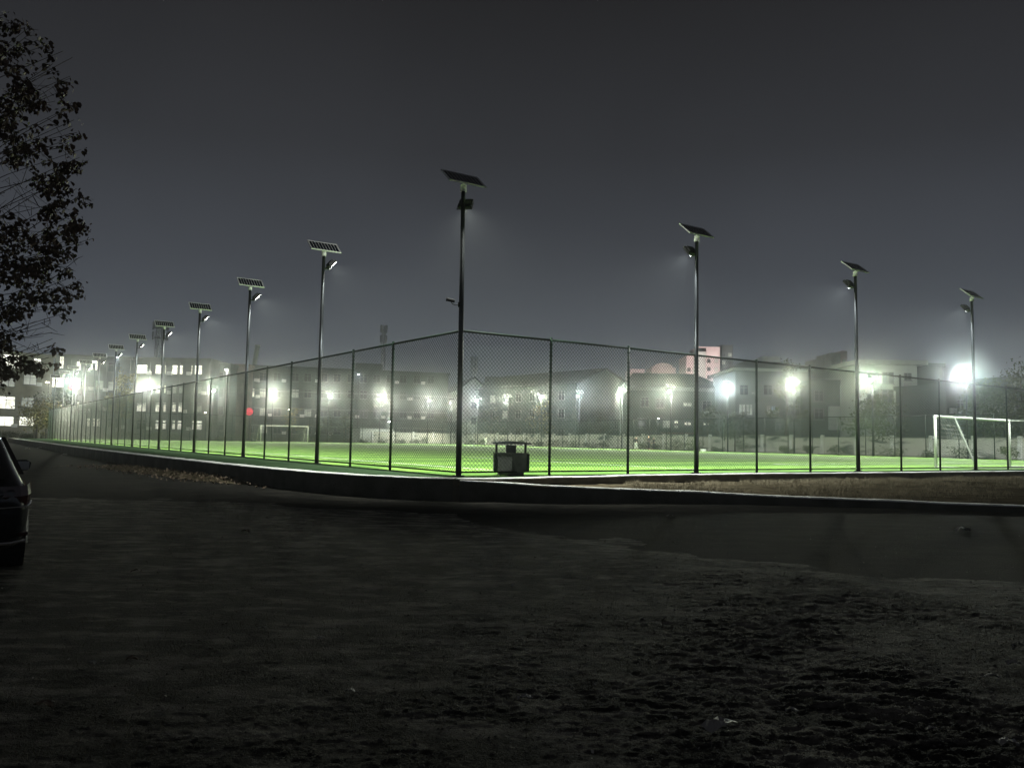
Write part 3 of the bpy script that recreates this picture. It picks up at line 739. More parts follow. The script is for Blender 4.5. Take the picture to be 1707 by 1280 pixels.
def building(label, P, Q, H, D, wall, roofkind='flat', name='building', base=None):
    P, Q = Vector((P[0], P[1], 0)), Vector((Q[0], Q[1], 0))
    d = Q - P; w = d.length; a = math.atan2(d.y, d.x)
    root = thing(name, label, 'building', (P.x, P.y, base or 0.0), a)
    if roofkind == 'flat':
        obj('wall', MB().box(0, w, 0, D, -.1, H), wall, root)
        pr = MB(); pr.box(-.25, w + .25, -.25, .15, H + .003, H + .5); pr.box(-.25, w + .25, D - .15, D + .25, H + .003, H + .5)
        pr.box(-.25, .15, .15, D - .15, H + .003, H + .5); pr.box(w - .15, w + .25, .15, D - .15, H + .003, H + .5); obj('parapet', pr, wall, root)
    return root, w
def px_X(x, Y): return at(x, 700, Y).x
def facade(label, xl, yl, xr, yr, ytop, D, wall, rows, wins, roofkind='flat', name='building', mull=1, ww=2.0, wh=1.7):
    """facade between photo columns xl..xr at distances yl..yr; windows listed as (px, py, state)"""
    P = (px_X(xl, yl), yl); Q = (px_X(xr, yr), yr)
    H = at((xl + xr) / 2, ytop, (yl + yr) / 2).z
    root, w = building(label, P, Q, H, D, wall, roofkind, name)
    dirv = Vector((Q[0] - P[0], Q[1] - P[1], 0)).normalized()
    for wn_ in wins:
        x, y, stt = wn_[:3]; w_ = wn_[3] if len(wn_) > 3 else ww; h_ = wn_[4] if len(wn_) > 4 else wh
        # intersect the view ray with the facade plane
        d = at(x, y, 1.0) - Vector((0, 0, CAMZ)); nrm = Vector((-dirv.y, dirv.x, 0)); k = nrm.dot(Vector((P[0], P[1], 0))) / nrm.dot(d)
        hit = d * k; loc = (hit - Vector((P[0], P[1], 0))).dot(dirv)
        window(root, loc, CAMZ + hit.z, w_, h_, stt, mull)
    for wn_ in wins:
        if ww < 1.99 or random.random() > .45: continue
        d = at(wn_[0], wn_[1], 1.0) - Vector((0, 0, CAMZ)); nrm = Vector((-dirv.y, dirv.x, 0)); k = nrm.dot(Vector((P[0], P[1], 0))) / nrm.dot(d); hit = d * k; loc = (hit - Vector((P[0], P[1], 0))).dot(dirv)
        link('air_conditioner', ACM, root, (loc + random.choice((-1.35, 1.35)), 0, CAMZ + hit.z - .7))
    return root, w, H

# A: lit four-storey school block, left
wins = []
lit = {(237, 0), (268, 0), (296, 0), (330, 0), (237, 2), (268, 2), (296, 2), (330, 2), (268, 3), (296, 3), (330, 3), (268, 1)}
for r_i, y in enumerate((616, 648, 679, 708)):
    for x in (237, 268, 296, 328):
        s_ = 'lit' if (x, r_i) in lit or (x == 328 and r_i in (0, 3)) else ('lit_dim' if r_i in (1, 2) else 'glass')
        wins.append((x, y + (x - 280) * .012, s_))
root_a, wa, ha = facade('long grey four storey school block with rows of lit windows left of the leaning flue', 214, 151, 347, 151, 601, 14, M['render_wall'], 4, wins)
for x_ in np.linspace(3.4, wa - .3, 5): obj('pilaster', MB().box(x_ - .22, x_ + .22, -.22, -.003, 0, ha - .3), M['render_wall'], root_a)
for k in range(1, 4): obj('floor_band', MB().box(0, wa, -.10, -.004, 3.45 * k - .1, 3.45 * k + .12), M['render_wall'], root_a)
wins = [(133, 610, 'lit', 1.1, 1.6), (157, 609, 'lit', 1.2, 1.8), (127, 640, 'lit', 2.2, 1.9), (93, 637, 'lit', 2.6, 1.9), (166, 642, 'lit_dim', 1.4, 1.7), (190, 612, 'glass'), (190, 644, 'lit_dim'),
        (132, 677, 'lit', .8, 1.6), (168, 677, 'lit_dim', .8, 1.6), (155, 704, 'lit', 2.4, 1.5), (118, 677, 'glass'), (190, 676, 'glass'), (190, 705, 'glass'), (103, 604, 'lit', .7, 2.2), (118, 705, 'glass')]
root_b, wb_, hb = facade('grey four storey block with narrow bright stair window behind the smallest floodlight poles', 86, 146, 213, 150, 597, 14, M['render_wall'], 4, wins)
for x_ in np.linspace(2.5, wb_ - .3, 6): obj('pilaster', MB().box(x_ - .2, x_ + .2, -.2, -.003, 0, hb - .3), M['render_wall'], root_b)
wins = [(18, 602, 'lit', 2.4, 2.2), (62, 606, 'lit', 1.2, 1.8), (50, 633, 'lit_dim', 2.0, 1.7), (10, 671, 'lit', 2.7, 2.1), (46, 671, 'lit_dim', 2.0, 1.7), (8, 702, 'lit', 2.6, 1.6), (46, 702, 'lit', 2.6, 1.6), (-26, 702, 'lit', 2.6, 1.6),
        (-26, 671, 'lit', 2.6, 2.0), (14, 636, 'lit_dim'), (-26, 636, 'lit_dim'), (-26, 602, 'lit')]
facade('beige teaching block with large bright windows at the far left behind the tree', -150, 126, 84, 140, 588, 12, M['beige_wall'], 4, wins)
# stair recess + brown clad stair tower
facade('dark narrow stair block between the lit school block and the brown clad tower', 348, 156, 381, 156, 610, 12, M['dark_wall'], 4, [(364, y, 'glass') for y in (628, 655, 684, 710)])
rb, w_, h_ = facade('brown clad stair tower beside the white lamp post', 382, 160, 411, 160, 611, 3, M['brown_wall'], 4, [])
for k in range(12): obj('cladding_rib', MB().box(.12 + k * (w_ - .2) / 12, .22 + k * (w_ - .2) / 12, -.08, -.002, .3, h_ - .2), M['brown_wall'], rb)
# B: long dim block
wins = []
litb = {(418, 1): 'lit', (439, 1): 'lit_dim', (492, 1): 'lit_dim', (439, 2): 'lit_dim', (508, 2): 'lit_dim', (437, 3): 'lit_dim'}
for r_i, y in enumerate((629, 656, 687, 716)):
    for j, x in enumerate((418, 439, 462, 492, 513, 540, 562, 585, 606, 628, 650, 672, 695, 718)):
        s_ = 'glass'
        for (lx, lr), v in litb.items():
            if abs(lx - x) < 6 and lr == r_i: s_ = v
        wins.append((x, y + (x - 490) * .018, s_, 1.5, 1.7))
root_c, wc, hc = facade('long dim four storey building with dark windows behind the far goal', 412, 165, 746, 178, 619, 13, M['dark_wall'], 4, wins)
for k in range(1, 4): obj('floor_band', MB().box(0, wc, -.10, -.004, 3.5 * k - .1, 3.5 * k + .12), M['render_wall'], root_c)
obj('stair_head', MB().box(wc * .52, wc * .66, 2, 8, hc + .004, hc + 2.0), M['dark_wall'], root_c)
# leaning white flue
p0 = at(413, 611, 163); p1 = at(422, 573, 163)
fl_ = thing('flue', 'slightly leaning white cylindrical flue on the roof of the long dim building', 'flue', (p0.x, p0.y + 3, p0.z - 1.5))
dd = Vector((p1.x - p0.x, 0, p1.z - p0.z + 1.5))
obj('pipe', MB().tube([(0, 0, 0), dd * .5, dd], .48, 14), M['white_wall'], fl_, smooth=True)
obj('cap_ring', MB().tube([dd * .985, dd * 1.02], .58, 14), M['white_metal'], fl_)
# red round sign
rs_ = at(416, 686, 148)
sg = thing('round_sign', 'glowing red round sign on a post in front of the long dim building', 'sign', (rs_.x, 148, rs_.z))
obj('post', MB().tube([(0, .12, -rs_.z + .3), (0, .12, .8)], .06, 8), M['pole'], sg)
obj('disc', MB().tube([(0, 0, 0), (0, -.15, 0)], .68, 24), M['red'], sg)
obj('rim', MB().tube([(0, .02, 0), (0, -.10, 0)], .76, 24), M['black'], sg)
rs_ = at(121, 646, 146)
sg = thing('round_sign', 'small red lit sign on the wall of the far left grey block', 'sign', (rs_.x, 145.7, rs_.z))
obj('disc', MB().tube([(0, 0, 0), (0, -.12, 0)], .42, 16), M['red'], sg); obj('rim', MB().tube([(0, .02, 0), (0, -.08, 0)], .48, 16), M['black'], sg)

def gable(label, base_xy, ang, width, length, eave, ridge, wall, wins_front=(), wins_side=(), over=.5):
    """gable end centred at base_xy facing local -y, body runs back along +y"""
    root = thing('gabled_building', label, 'building', (base_xy[0], base_xy[1], 0), ang)
    w2 = width / 2
    obj('wall', MB().prism([(-w2, -.1), (w2, -.1), (w2, eave), (0, ridge - .12), (-w2, eave)], 0, length), wall, root)
    for s_ in (-1, 1):
        k = (ridge - eave) / w2
        pts = [(0, ridge), (0, ridge - .02 + .2), (s_ * (w2 + over), eave - k * over + .22), (s_ * (w2 + over), eave - k * over + .02)]
        if s_ < 0: pts = pts[::-1]
        obj('roof', MB().prism(pts, -over, length + over), M['roof'], root)
    for (x, z, w_, h_, s_) in wins_front: window(root, x, z, w_, h_, s_)
    for side, items in ((-1, wins_side),):
        for (y, z, w_, h_, s_) in items:
            o = window(root, 0, z, w_, h_, s_); o.location = (-w2 - .01, y, z); o.rotation_euler = (0, 0, -math.pi / 2)
    return root
aL = math.atan2(.79, -.61) - math.pi / 2      # body direction along L
pk = at(1009, 615, 150); eh = at(1039, 645, 154).z
gable('large dark gabled building in the middle with its blank end wall facing the pitch', (pk.x, pk.y), aL, 14, 30, eh, pk.z, M['dark_wall'],
      [(-3, 4.5, 1.3, 1.5, 'glass'), (3, 4.5, 1.3, 1.5, 'glass')],
      [(4 + 4.2 * k, z, 1.7, 1.6, 'lit_dim' if (k, z) in ((5, 9.6), (4, 6.4)) else 'glass') for k in range(6) for z in (3.0, 6.4, 9.6)])
pk = at(791, 629, 182)
gable('pale narrow gabled building right of the corner pole', (pk.x, pk.y), aL * .35 , 5.4, 26, at(775, 646, 182).z, pk.z, M['white_wall'], [(0, 9, 1.2, 1.4, 'glass'), (0, 5.5, 1.2, 1.4, 'glass')])
facade('low pale two storey building between the pale gable and the large dark gabled building', 806, 190, 905, 182, 640, 12, M['render_wall'], 2,
       [(861, 647, 'lit', 1.6, 2.0), (879, 675, 'lit', 1.9, 2.3), (835, 660, 'glass'), (835, 685, 'glass'), (897, 665, 'lit_dim'), (861, 685, 'glass')])
pr_ = at(822, 622, 190)
gr_ = gable('dark pitched roofed block rising behind the low pale building', (px_X(880, 202), 196), R_(90), 12, 14, at(850, 640, 200).z, at(850, 627, 200).z, M['dark_wall'])
gr_.location = (px_X(905, 202), 205, 0)
# E: hip roofed building centre right
P = (px_X(1050, 119), 119); Q = (px_X(1208, 119), 119)
re_, we = building('dark hip roofed building with lit ground floor windows below the pink towers', P, Q, at(1130, 652, 119).z, 11, M['dark_wall'])
hE = at(1130, 652, 119).z; rE = at(1120, 631, 124).z + .3
mb = MB(); o_ = .5
mb.add([(-o_, -o_, hE), (we + o_, -o_, hE), (we + o_, 11 + o_, hE), (-o_, 11 + o_, hE), (1.2, 5.5, rE), (we - 3.2, 5.5, rE)],
       [(0, 1, 5, 4), (1, 2, 5), (2, 3, 4, 5), (3, 0, 4), (3, 2, 1, 0)])
for ch in list(re_.children):
    if ch.name.startswith('parapet'): bpy.data.objects.remove(ch)
obj('roof', mb, M['roof'], re_, loc=(0, 0, .51))
obj('cornice', MB().box(-.3, we + .3, -.3, 11.3, hE + .003, hE + .5), M['render_wall'], re_)
def addw(root, P, lst):
    for x, y, s_, w_, h_ in lst:
        c = at(x, y, P[1]); window(root, c.x - P[0], c.z, w_, h_, s_)
addw(re_, P, [(1111, 707, 'lit_dim', 1.1, 1.1), (1127, 703, 'lit', .6, .5), (1127, 711, 'lit_dim', .6, .5), (1146, 706, 'lit', 1.0, .5), (1177, 706, 'lit', 1.0, .45), (1146, 674, 'lit_dim', 1.3, .6), (1075, 650 + 20, 'glass', 1.2, 1.4), (1100, 672, 'glass', 1.2, 1.4), (1178, 676, 'glass', 1.3, 1.4), (1070, 705, 'glass', 1.3, 1.4), (1195, 700, 'glass', 1.2, 1.4)])
obj('canopy', MB().box(4.4, 9.9, -1.1, -.004, 2.75, 2.95), M['brown_wall'], re_)
# F
P = (px_X(1226, 108), 108); Q = (px_X(1352, 108), 108)
hF_ = at(1280, 619, 108).z
rf, wf = building('grey building with flat white eave and one blue lit window behind the tallest slim tree', P, Q, hF_, 12, M['render_wall'])
for ch in list(rf.children):
    if ch.name.startswith('parapet'): bpy.data.objects.remove(ch)
obj('eave', MB().box(-.5, wf + .5, -.6, 12.5, hF_ + .003, hF_ + .35), M['white_wall'], rf)
rz_ = at(1270, 601, 112).z
mb = MB(); mb.add([(-.3, -.3, hF_ + .353), (wf + .3, -.3, hF_ + .353), (wf + .3, 12.3, hF_ + .353), (-.3, 12.3, hF_ + .353), (2.6, 5.5, rz_), (wf - 2, 5.5, rz_)], [(0, 1, 5, 4), (1, 2, 5), (2, 3, 4, 5), (3, 0, 4), (3, 2, 1, 0)])
obj('roof', mb, M['roof'], rf)
addw(rf, P, [(1237, 683, 'lit_dim', .9, 1.5), (1249, 683, 'lit_dim', .9, 1.5), (1289, 683, 'lit_blue', .6, 1.0), (1281, 683, 'lit_dim', .5, 1.2), (1256, 655, 'lit_dim', .6, .4), (1240, 650, 'glass', 1.2, 1.4), (1280, 650, 'glass', 1.2, 1.4), (1325, 650, 'glass', 1.2, 1.4), (1325, 684, 'glass', 1.2, 1.4), (1300, 710, 'glass', 1.2, 1.2)])
# between F and G: dark block with white panel door
P = (px_X(1353, 104), 104); Q = (px_X(1431, 104), 104)
rg, wg = building('low dark block with a pale panelled bay between the grey and the white building', P, Q, at(1390, 640, 104).z, 10, M['dark_wall'])
addw(rg, P, [(1365, 660, 'glass', 1.2, 1.4), (1365, 690, 'glass', 1.2, 1.4)])
c0, c1 = at(1380, 677, 104), at(1409, 717, 104); obj('pale_bay', MB().box(c0.x - P[0], c1.x - P[0], -.35, -.003, c1.z, c0.z), M['white_wall'], rg)
obj('doorway', MB().box(c1.x - P[0] + .15, c1.x - P[0] + .6, -.05, -.003, .1, 3.9), M['roof'], rg)
# G modern white
P = (px_X(1434, 98), 98); Q = (px_X(1530, 98), 98); hG = at(1480, 608, 98).z
rw, ww_ = building('pale modern building with a flat overhanging roof slab, behind the right floodlights', P, Q, hG, 10, M['white_wall'])
for ch in list(rw.children):
    if ch.name.startswith('parapet'): bpy.data.objects.remove(ch)
obj('roof_slab', MB().box(-.6, ww_ + .9, -.9, 10.5, hG + .003, hG + .5), M['white_wall'], rw)
addw(rw, P, [(1513, 628, 'glass', .9, .9), (1513, 662, 'lit_dim', .8, .5), (1513, 645, 'lit_dim', .8, .9), (1455, 660, 'glass', 1.4, 1.6), (1480, 660, 'glass', 1.4, 1.6), (1455, 630, 'glass', 1.4, 1.4), (1480, 630, 'glass', 1.4, 1.4)])
P = (px_X(1531, 102), 102); Q = (px_X(1573, 102), 102)
r2, w2_ = building('dark recessed wing on the right side of the pale modern building', P, Q, at(1550, 612, 102).z, 8, M['dark_wall'])
obj('balcony_slab', MB().box(-.1, w2_ + .2, -1.2, -.003, at(1550, 681, 102).z, at(1550, 678, 102).z + .1), M['white_wall'], r2)
facade('plain grey low building behind the near goal at the right', 1578, 92, 1668, 96, 650, 8, M['dark_wall'], 2, [(1600, 675, 'glass', 1.2, 1.2), (1580 + 45, 675, 'glass', 1.2, 1.2)])
facade('grey block at the far right beyond the fence', 1672, 90, 1860, 94, 640, 10, M['dark_wall'], 2, [(1690, 670, 'glass', 1.2, 1.2), (1720, 670, 'glass', 1.2, 1.2)])

# pink residential towers
def tower_blocks(label, parts, Y, group='pink residential towers on the skyline', cols=None):
    root = thing('apartment_tower', label, 'tower block', (px_X(parts[0][0], Y), Y, 0), 0, group)
    X0 = root.location.x
    for (xa, xb, yt, dy, m_, nc_) in parts:
        a, b_ = px_X(xa, Y + dy) - X0, px_X(xb, Y + dy) - X0; z = at((xa + xb) / 2, yt, Y + dy).z
        if a > b_: a, b_ = b_, a
        obj('block', MB().box(a, b_, dy, dy + 14, -.1, z), M[m_], root)
        if nc_:
            nfl = int((z - 2) / 3.0)
            for c in range(nc_):
                x = a + (b_ - a) * (c + .5) / nc_
                for f_ in range(3, nfl):
                    s_ = 'lit_dim' if random.random() < .3 else 'glass'
                    o = window(root, x, f_ * 3.0 + 1.6, 1.3, 1.4, s_); o.location.y = dy - .01
    return root
tower_blocks('tallest pink apartment tower with a white crown, right of centre on the skyline', [(1144, 1161, 593, 4, 'pink_wall', 2), (1163, 1200, 578, 0, 'pink_wall', 3), (1201, 1222, 575, 6, 'dark_wall', 2), (1163, 1176, 586, -3, 'white_wall', 0)], 300)
for q_ in ((1201, 1204, 572), (1209, 1212, 571), (1218, 1221, 573)):
    pass
tower_blocks('lower pink apartment tower left of the tallest tower', [(1050, 1074, 615, 0, 'pink_wall', 3), (1075, 1083, 621, 4, 'dark_wall', 1)], 330)
rt = tower_blocks('round topped pink apartment tower between the two other pink towers', [(1086, 1126, 612, 0, 'pink_wall', 5)], 340)
ct = at(1106, 612, 340); r0 = (px_X(1126, 340) - px_X(1086, 340)) / 2
dm = MB()
dm.prism([(r0 * math.cos(a) * .8, r0 * .75 * math.sin(a)) for a in np.linspace(0, math.pi, 14)][::-1], 1, 12); dm.v = [(a, b_, c * .5) for a, b_, c in dm.v]
obj('arched_crown', dm, M['pink_wall'], rt, loc=(ct.x - rt.location.x, 0, ct.z + .01))
tower_blocks('pale apartment tower with lit top floors above the low dark block', [(1386, 1402, 588, 0, 'white_wall', 2), (1403, 1413, 585, 4, 'pink_wall', 1)], 290, 'pale residential towers on the skyline')
tower_blocks('wide pale far apartment block above the tallest slim tree', [(1272, 1300, 594, 0, 'white_wall', 3)], 300, 'pale residential towers on the skyline')
tower_blocks('hazy pink far apartment block beside the pale tower at the right', [(1364, 1384, 598, 8, 'white_wall', 2)], 310, 'pale residential towers on the skyline')

fc = thing('facade_floodlight', 'facade floodlight at the foot of the pink towers', 'floodlight', (px_X(1150, 250), 245, 0))  # unseen lamp, added only to brighten the pink towers
obj('post', MB().tube([(0, 0, 0), (0, 0, 5)], .12, 8), M['pole'], fc)
hd_ = obj('lamp_head', MB().box(-.4, .4, -.2, .2, -.3, .3), M['black'], fc, (0, 0, 5.2))
lf_ = bpy.data.lights.new('added_tower_beam', 'SPOT'); lf_.energy = 320000; lf_.color = (1, .82, .77); lf_.spot_size = R_(75); lf_.spot_blend = .5; lf_.shadow_soft_size = .3
lo = bpy.data.objects.new('added_tower_beam', lf_); COL.objects.link(lo); lo.parent = fc; lo.location = (0, .5, 5.4); lo.rotation_euler = (R_(108), 0, R_(8))
# lattice masts
def mast(label, x, ytop, Y, w, m_='tower'):
    top_ = at(x, ytop, Y); root = thing('telecom_mast', label, 'mast', (top_.x, Y, 0)); H = top_.z; ws = []
    legs = MB(); br = MB(); k = 14
    for (sx_, sy_) in ((1, 1), (-1, 1), (-1, -1), (1, -1)):
        obj('leg', MB().tube([(sx_ * w, sy_ * w, 0), (sx_ * w * .6, sy_ * w * .6, H)], .16, 5), M[m_], root)
    for i in range(k):
        z0, z1 = H * i / k, H * (i + 1) / k; a, b_ = w * (1 - .4 * i / k), w * (1 - .4 * (i + 1) / k)
        for p, q in (((-a, -a), (b_, -b_)), ((a, -a), (-b_, -b_)), ((a, -a), (b_, b_)), ((-a, a), (-b_, -b_))): br.tube([(*p, z0), (*q, z1)], .08, 4)
    obj('bracing', br, M[m_], root)
    for z_ in (H * .88, H * .97):
        obj('platform', MB().tube([(0, 0, z_), (0, 0, z_ + .15)], w * 1.5, 10), M[m_], root)
        for k_ in range(6):
            a = k_ * math.pi / 3; obj('antenna', MB().box(-.18, .18, -.1, .1, 0, 2.4), M[m_], root, loc=(math.cos(a) * w * 1.7, math.sin(a) * w * 1.7, z_ - .6), rot=(0, 0, a))
    return root
mast('pale telecom mast rising over the roof of the lit school block', 268, 541, 240, 1.3)
mast('grey telecom mast rising behind the long dim building', 640, 546, 250, .55)
mast('faint thin telecom mast on the skyline right of the corner pole', 791, 600, 260, .6)

# painted boundary wall beyond the far side fence: pillars and panels
bw_ = thing('boundary_wall', 'long white boundary wall with dark ink painting beyond the far side fence', 'wall', fp(-20, 67.5, 0.35), angL)
PNL = MB().box(.15, 3.85, -.10, .10, 0, 2.05); pil = MB().box(-.17, .17, -.16, .16, 0, 2.25)
cop = MB().box(.15, 3.85, -.16, .16, 2.052, 2.14)
pm, lm_, cm_ = PNL.mesh('wall_panel', M['mural']), pil.mesh('pillar', M['kerb']), cop.mesh('coping', M['concrete'])
long_panel = []
for i in range(35):
    o = obj('wall_panel', MB().box(i * 4 + .17, i * 4 + 3.83, -.10, .10, 0, 2.0 + .12 * math.sin(i * 1.7)), M['mural'], bw_)
    link('pillar', lm_, bw_, (i * 4, 0, 0)); link('coping', cm_, bw_, (i * 4, 0, .0 + .12 * math.sin(i * 1.7) - .05))
bw2 = thing('boundary_wall', 'short white boundary wall beyond the far corner of the pitch, left of the corner pole', 'wall', fp(113, 50, 0.35), ANG)
for i in range(5):
    link('wall_panel', pm, bw2, (i * 4, 0, 0)); link('pillar', lm_, bw2, (i * 4, 0, 0)); link('coping', cm_, bw2, (i * 4, 0, 0))
s0 = thing('shed', 'small white walled shed behind the short boundary wall', 'shed', fp(116, 49, .35), ANG)
obj('wall', MB().box(0, 6.5, 0, 4, 0, 2.7), M['white_wall'], s0); obj('roof', MB().box(-.3, 6.8, -.3, 4.3, 2.703, 2.85), M['roof'], s0); obj('door', MB().box(4.6, 5.5, -.05, -.003, 0, 2.0), M['roof'], s0)

# ------------------------------------------------------------------ street lamps
def street_lamp(x, y, Y, label, kind='lens_warm', power=900, color=(1, .93, .65), base=0.3, ballr=.16, white=False, spot=False):
    t_ = at(x, y, Y); H = t_.z - base
    root = thing('street_lamp', label, 'street lamp', (t_.x, Y, base), 0, 'street lamps beyond the pitch')
    obj('pole', MB().tube([(0, .2, 0), (0, .2, H + .1)], [.07, .05], 8), M['white_metal'] if white else M['pole'], root)
    obj('arm', MB().tube([(0, .2, H + .1), (0, -.15, H + .16)], .03, 6), M['white_metal'] if white else M['pole'], root)
    hd = MB().box(-.22, .22, -.32, .0, H + .10, H + .2); o = obj('lamp_head', hd, M['black'], root)
    ln_ = MB().tube([(0, -.16, H + .095), (0, -.16, H - .02)], [ballr, ballr * .7], 10); obj('lens', ln_, M[kind], root)
    ld = bpy.data.lights.new('street_light', 'POINT'); ld.energy = power; ld.color = color; ld.shadow_soft_size = .25
    lo = bpy.data.objects.new('street_light', ld); COL.objects.link(lo); lo.parent = root; lo.location = (0, -.16, H - .35)
    return root
street_lamp(483, 683, 136, 'bright warm street lamp over the lit bare tree behind the far goal', power=300)
street_lamp(343, 688, 140, 'street lamp in front of the lit school block, near its right end', power=300)
street_lamp(650, 703, 146, 'low very bright lamp left of the corner pole, below the far end floodlights', 'lens', 600, (1, 1, .9), ballr=.28)
street_lamp(598, 625, 158, 'small bluish lamp high in front of the long dim building', 'lens_blue', 150, (.8, .9, 1), ballr=.13)
street_lamp(378, 617, 146, 'tall white lamp post beside the brown clad stair tower', 'lens', 180, (1, .9, .85), white=True, ballr=.2)
street_lamp(1097, 698, 112, 'small lamp right of the middle, above the people by the wall', 'lens', 60, (1, 1, .9), ballr=.08)
street_lamp(80, 638, 122, 'warm street lamp at the far left between the tree and the fence end', power=120, ballr=.2)
street_lamp(196, 596, 132, 'cool white lamp high on the left beside the row of solar panels', 'lens_blue', 160, (.8, .9, 1), ballr=.3)
street_lamp(158, 604, 134, 'cool white lamp beside the window of the far left grey block', 'lens', 80, (.95, .98, 1), ballr=.2)

# ------------------------------------------------------------------ vegetation
def leaf_cloud(cent, rad, n_, s0, s1, squash=1.0):
    c = np.array(cent)[rng.integers(0, len(cent), n_)]
    d = rng.normal(0, 1, (n_, 3)); d /= np.linalg.norm(d, axis=1)[:, None]; d *= (rng.uniform(0, 1, n_) ** .45 * rad)[:, None]; d[:, 2] *= squash
    p = c + d; s = rng.uniform(s0, s1, n_)
    u = rng.normal(0, 1, (n_, 3)); u /= np.linalg.norm(u, axis=1)[:, None]
    w = rng.normal(0, 1, (n_, 3)); v = np.cross(u, w); v /= np.linalg.norm(v, axis=1)[:, None]
    u *= s[:, None]; v *= (s * .62)[:, None]
    V = np.stack([p + u, p + v * .9 + u * .1, p - u * .8, p - v * .9 + u * .1], 1).reshape(-1, 3)
    return V, np.arange(n_ * 4).reshape(-1, 4)
def tree(label, pos, H, R, trunk_h, nleaf, ls, leafmat, seedv, nlimb=9, group=None, name='tree', leafless=0.0, clump=.55):
    rd = random.Random(seedv)
    root = thing(name, label, 'tree', pos, 0, group)
    tr = MB(); r0 = H * .018 + .03
    pts = [Vector((0, 0, -.05))]
    for i in range(1, 7): pts.append(Vector((rd.uniform(-.03, .03) * H * .5, rd.uniform(-.03, .03) * H * .5, H * .93 * i / 6)))
    tr.tube(pts, [r0 * (1 - .85 * i / 6) for i in range(7)], 8); obj('trunk', tr, M['bark'], root, smooth=True)
    cents = []; lm = MB()
    for k in range(nlimb):
        z0 = trunk_h + (H * .85 - trunk_h) * (k + rd.random()) / nlimb; a = k * 2.4 + rd.uniform(-.4, .4)
        fr_ = (z0 - trunk_h) / max(.1, H - trunk_h); rr = R * (1.0 - .55 * fr_) * rd.uniform(.75, 1.1)
        p0 = Vector((0, 0, z0)); p1 = Vector((math.cos(a) * rr * .5, math.sin(a) * rr * .5, z0 + rr * .28)); p2 = Vector((math.cos(a) * rr, math.sin(a) * rr, z0 + rr * .42))
        lm.tube([p0, p1, p2], [r0 * .4, r0 * .22, r0 * .07], 5)
        for q in range(6):
            t_ = rd.uniform(.35, 1.1); b0 = p0.lerp(p2, t_); e_ = b0 + Vector((rd.uniform(-1, 1), rd.uniform(-1, 1), rd.uniform(-.4, .9))) * rr * .34
            lm.tube([b0, e_], [r0 * .12, r0 * .04], 4); cents.append(tuple(e_)); cents.append(tuple(b0.lerp(e_, .5)))
    for q in range(5): cents.append((rd.uniform(-.2, .2) * R, rd.uniform(-.2, .2) * R, H * rd.uniform(.8, 1.0)))
    obj('limbs', lm, M['bark'], root)
    if nleaf:
        V, F = leaf_cloud(cents, R * clump * .6, nleaf, ls * .6, ls * 1.2)
        cr_ = link('crown', np_mesh('crown', V, F, leafmat), root); cr_['kind'] = 'stuff'
    return root, cents
def far_tree(x, ybase, ytop, Y, Rm, label, leafmat, nl, sd, base=.35, ls=.16, **kw):
    t_ = at(x, ytop, Y); tree(label, (t_.x, Y, base), t_.z - base, Rm, (t_.z - base) * .25, nl, ls, leafmat, sd, group='trees beyond the pitch', **kw)
far_tree(205, 720, 612, 138, 2.6, 'yellow leaved tree lit by lamps in front of the lit school block', M['leaf_yellow'], 3000, 1)
far_tree(487, 725, 676, 140, 2.2, 'bare pale tree right under the warm street lamp behind the far goal', M['leaf_yellow'], 350, 2)
far_tree(1311, 750, 584, 98, 2.1, 'tallest slim pale tree reaching above the roof of the grey building', M['leaf_green'], 1500, 3)
far_tree(1455, 755, 660, 84, 2.6, 'bushy green tree under the floodlight in front of the pale modern building', M['leaf_green'], 2600, 4, clump=.8)
far_tree(1225, 750, 690, 99, 2.0, 'low leafy tree in front of the left end of the grey building', M['bush'], 1500, 5)
far_tree(1000, 740, 690, 135, 2.2, 'small tree in front of the large dark gabled building', M['bush'], 1200, 6)
far_tree(900, 740, 668, 145, 2.6, 'bare grey tree in front of the low pale two storey building', M['leaf_yellow'], 500, 7)
far_tree(820, 740, 676, 150, 2.4, 'thin bare tree just right of the corner pole', M['bush'], 600, 8)
far_tree(1640, 760, 640, 84, 3.0, 'broad green tree behind the near goal at the right', M['leaf_green'], 3000, 9, clump=.8)
far_tree(1700, 760, 605, 86, 3.4, 'large hazy green tree at the right edge', M['leaf_green'], 3600, 10, clump=.8)
far_tree(1770, 760, 615, 86, 3.2, 'green tree just beyond the right edge', M['leaf_green'], 2400, 11, clump=.8)
far_tree(1180, 760, 672, 104, 2.0, 'slim tree in front of the dark hip roofed building, right part', M['bush'], 900, 12)
far_tree(575, 725, 690, 150, 1.8, 'small dark tree in front of the long dim building, left of the low bright lamp', M['bush'], 800, 13)
far_tree(545, 725, 694, 152, 1.5, 'smaller dark tree immediately left of another small dark tree', M['bush'], 600, 14)
far_tree(92, 735, 664, 116, 3.0, 'dark bushy tree in front of the left blocks beside the fence end', M['bush'], 3200, 15, base=0, clump=.9)
far_tree(64, 735, 672, 112, 2.6, 'dark tree in front of the beige teaching block', M['leaf_yellow'], 1800, 16, base=0, clump=.8)
def bush(label, pos, r, h, n_, m_, sd, group):
    o = thing('bush', label, 'bush', pos, 0, group)
    st = MB(); rd = random.Random(sd); cents = []
    for k in range(6):
        a = rd.uniform(0, 6.28); e_ = (math.cos(a) * r * rd.uniform(.3, .8), math.sin(a) * r * rd.uniform(.3, .8), h * rd.uniform(.4, .9)); st.tube([(0, 0, -.05), e_], [.03, .01], 4); cents.append(e_)
    obj('stems', st, M['bark'], o); V, F = leaf_cloud(cents, r * .6, n_, .05, .12, .7); c = link('foliage', np_mesh('foliage', V, F, m_), o); c['kind'] = 'stuff'
    return o
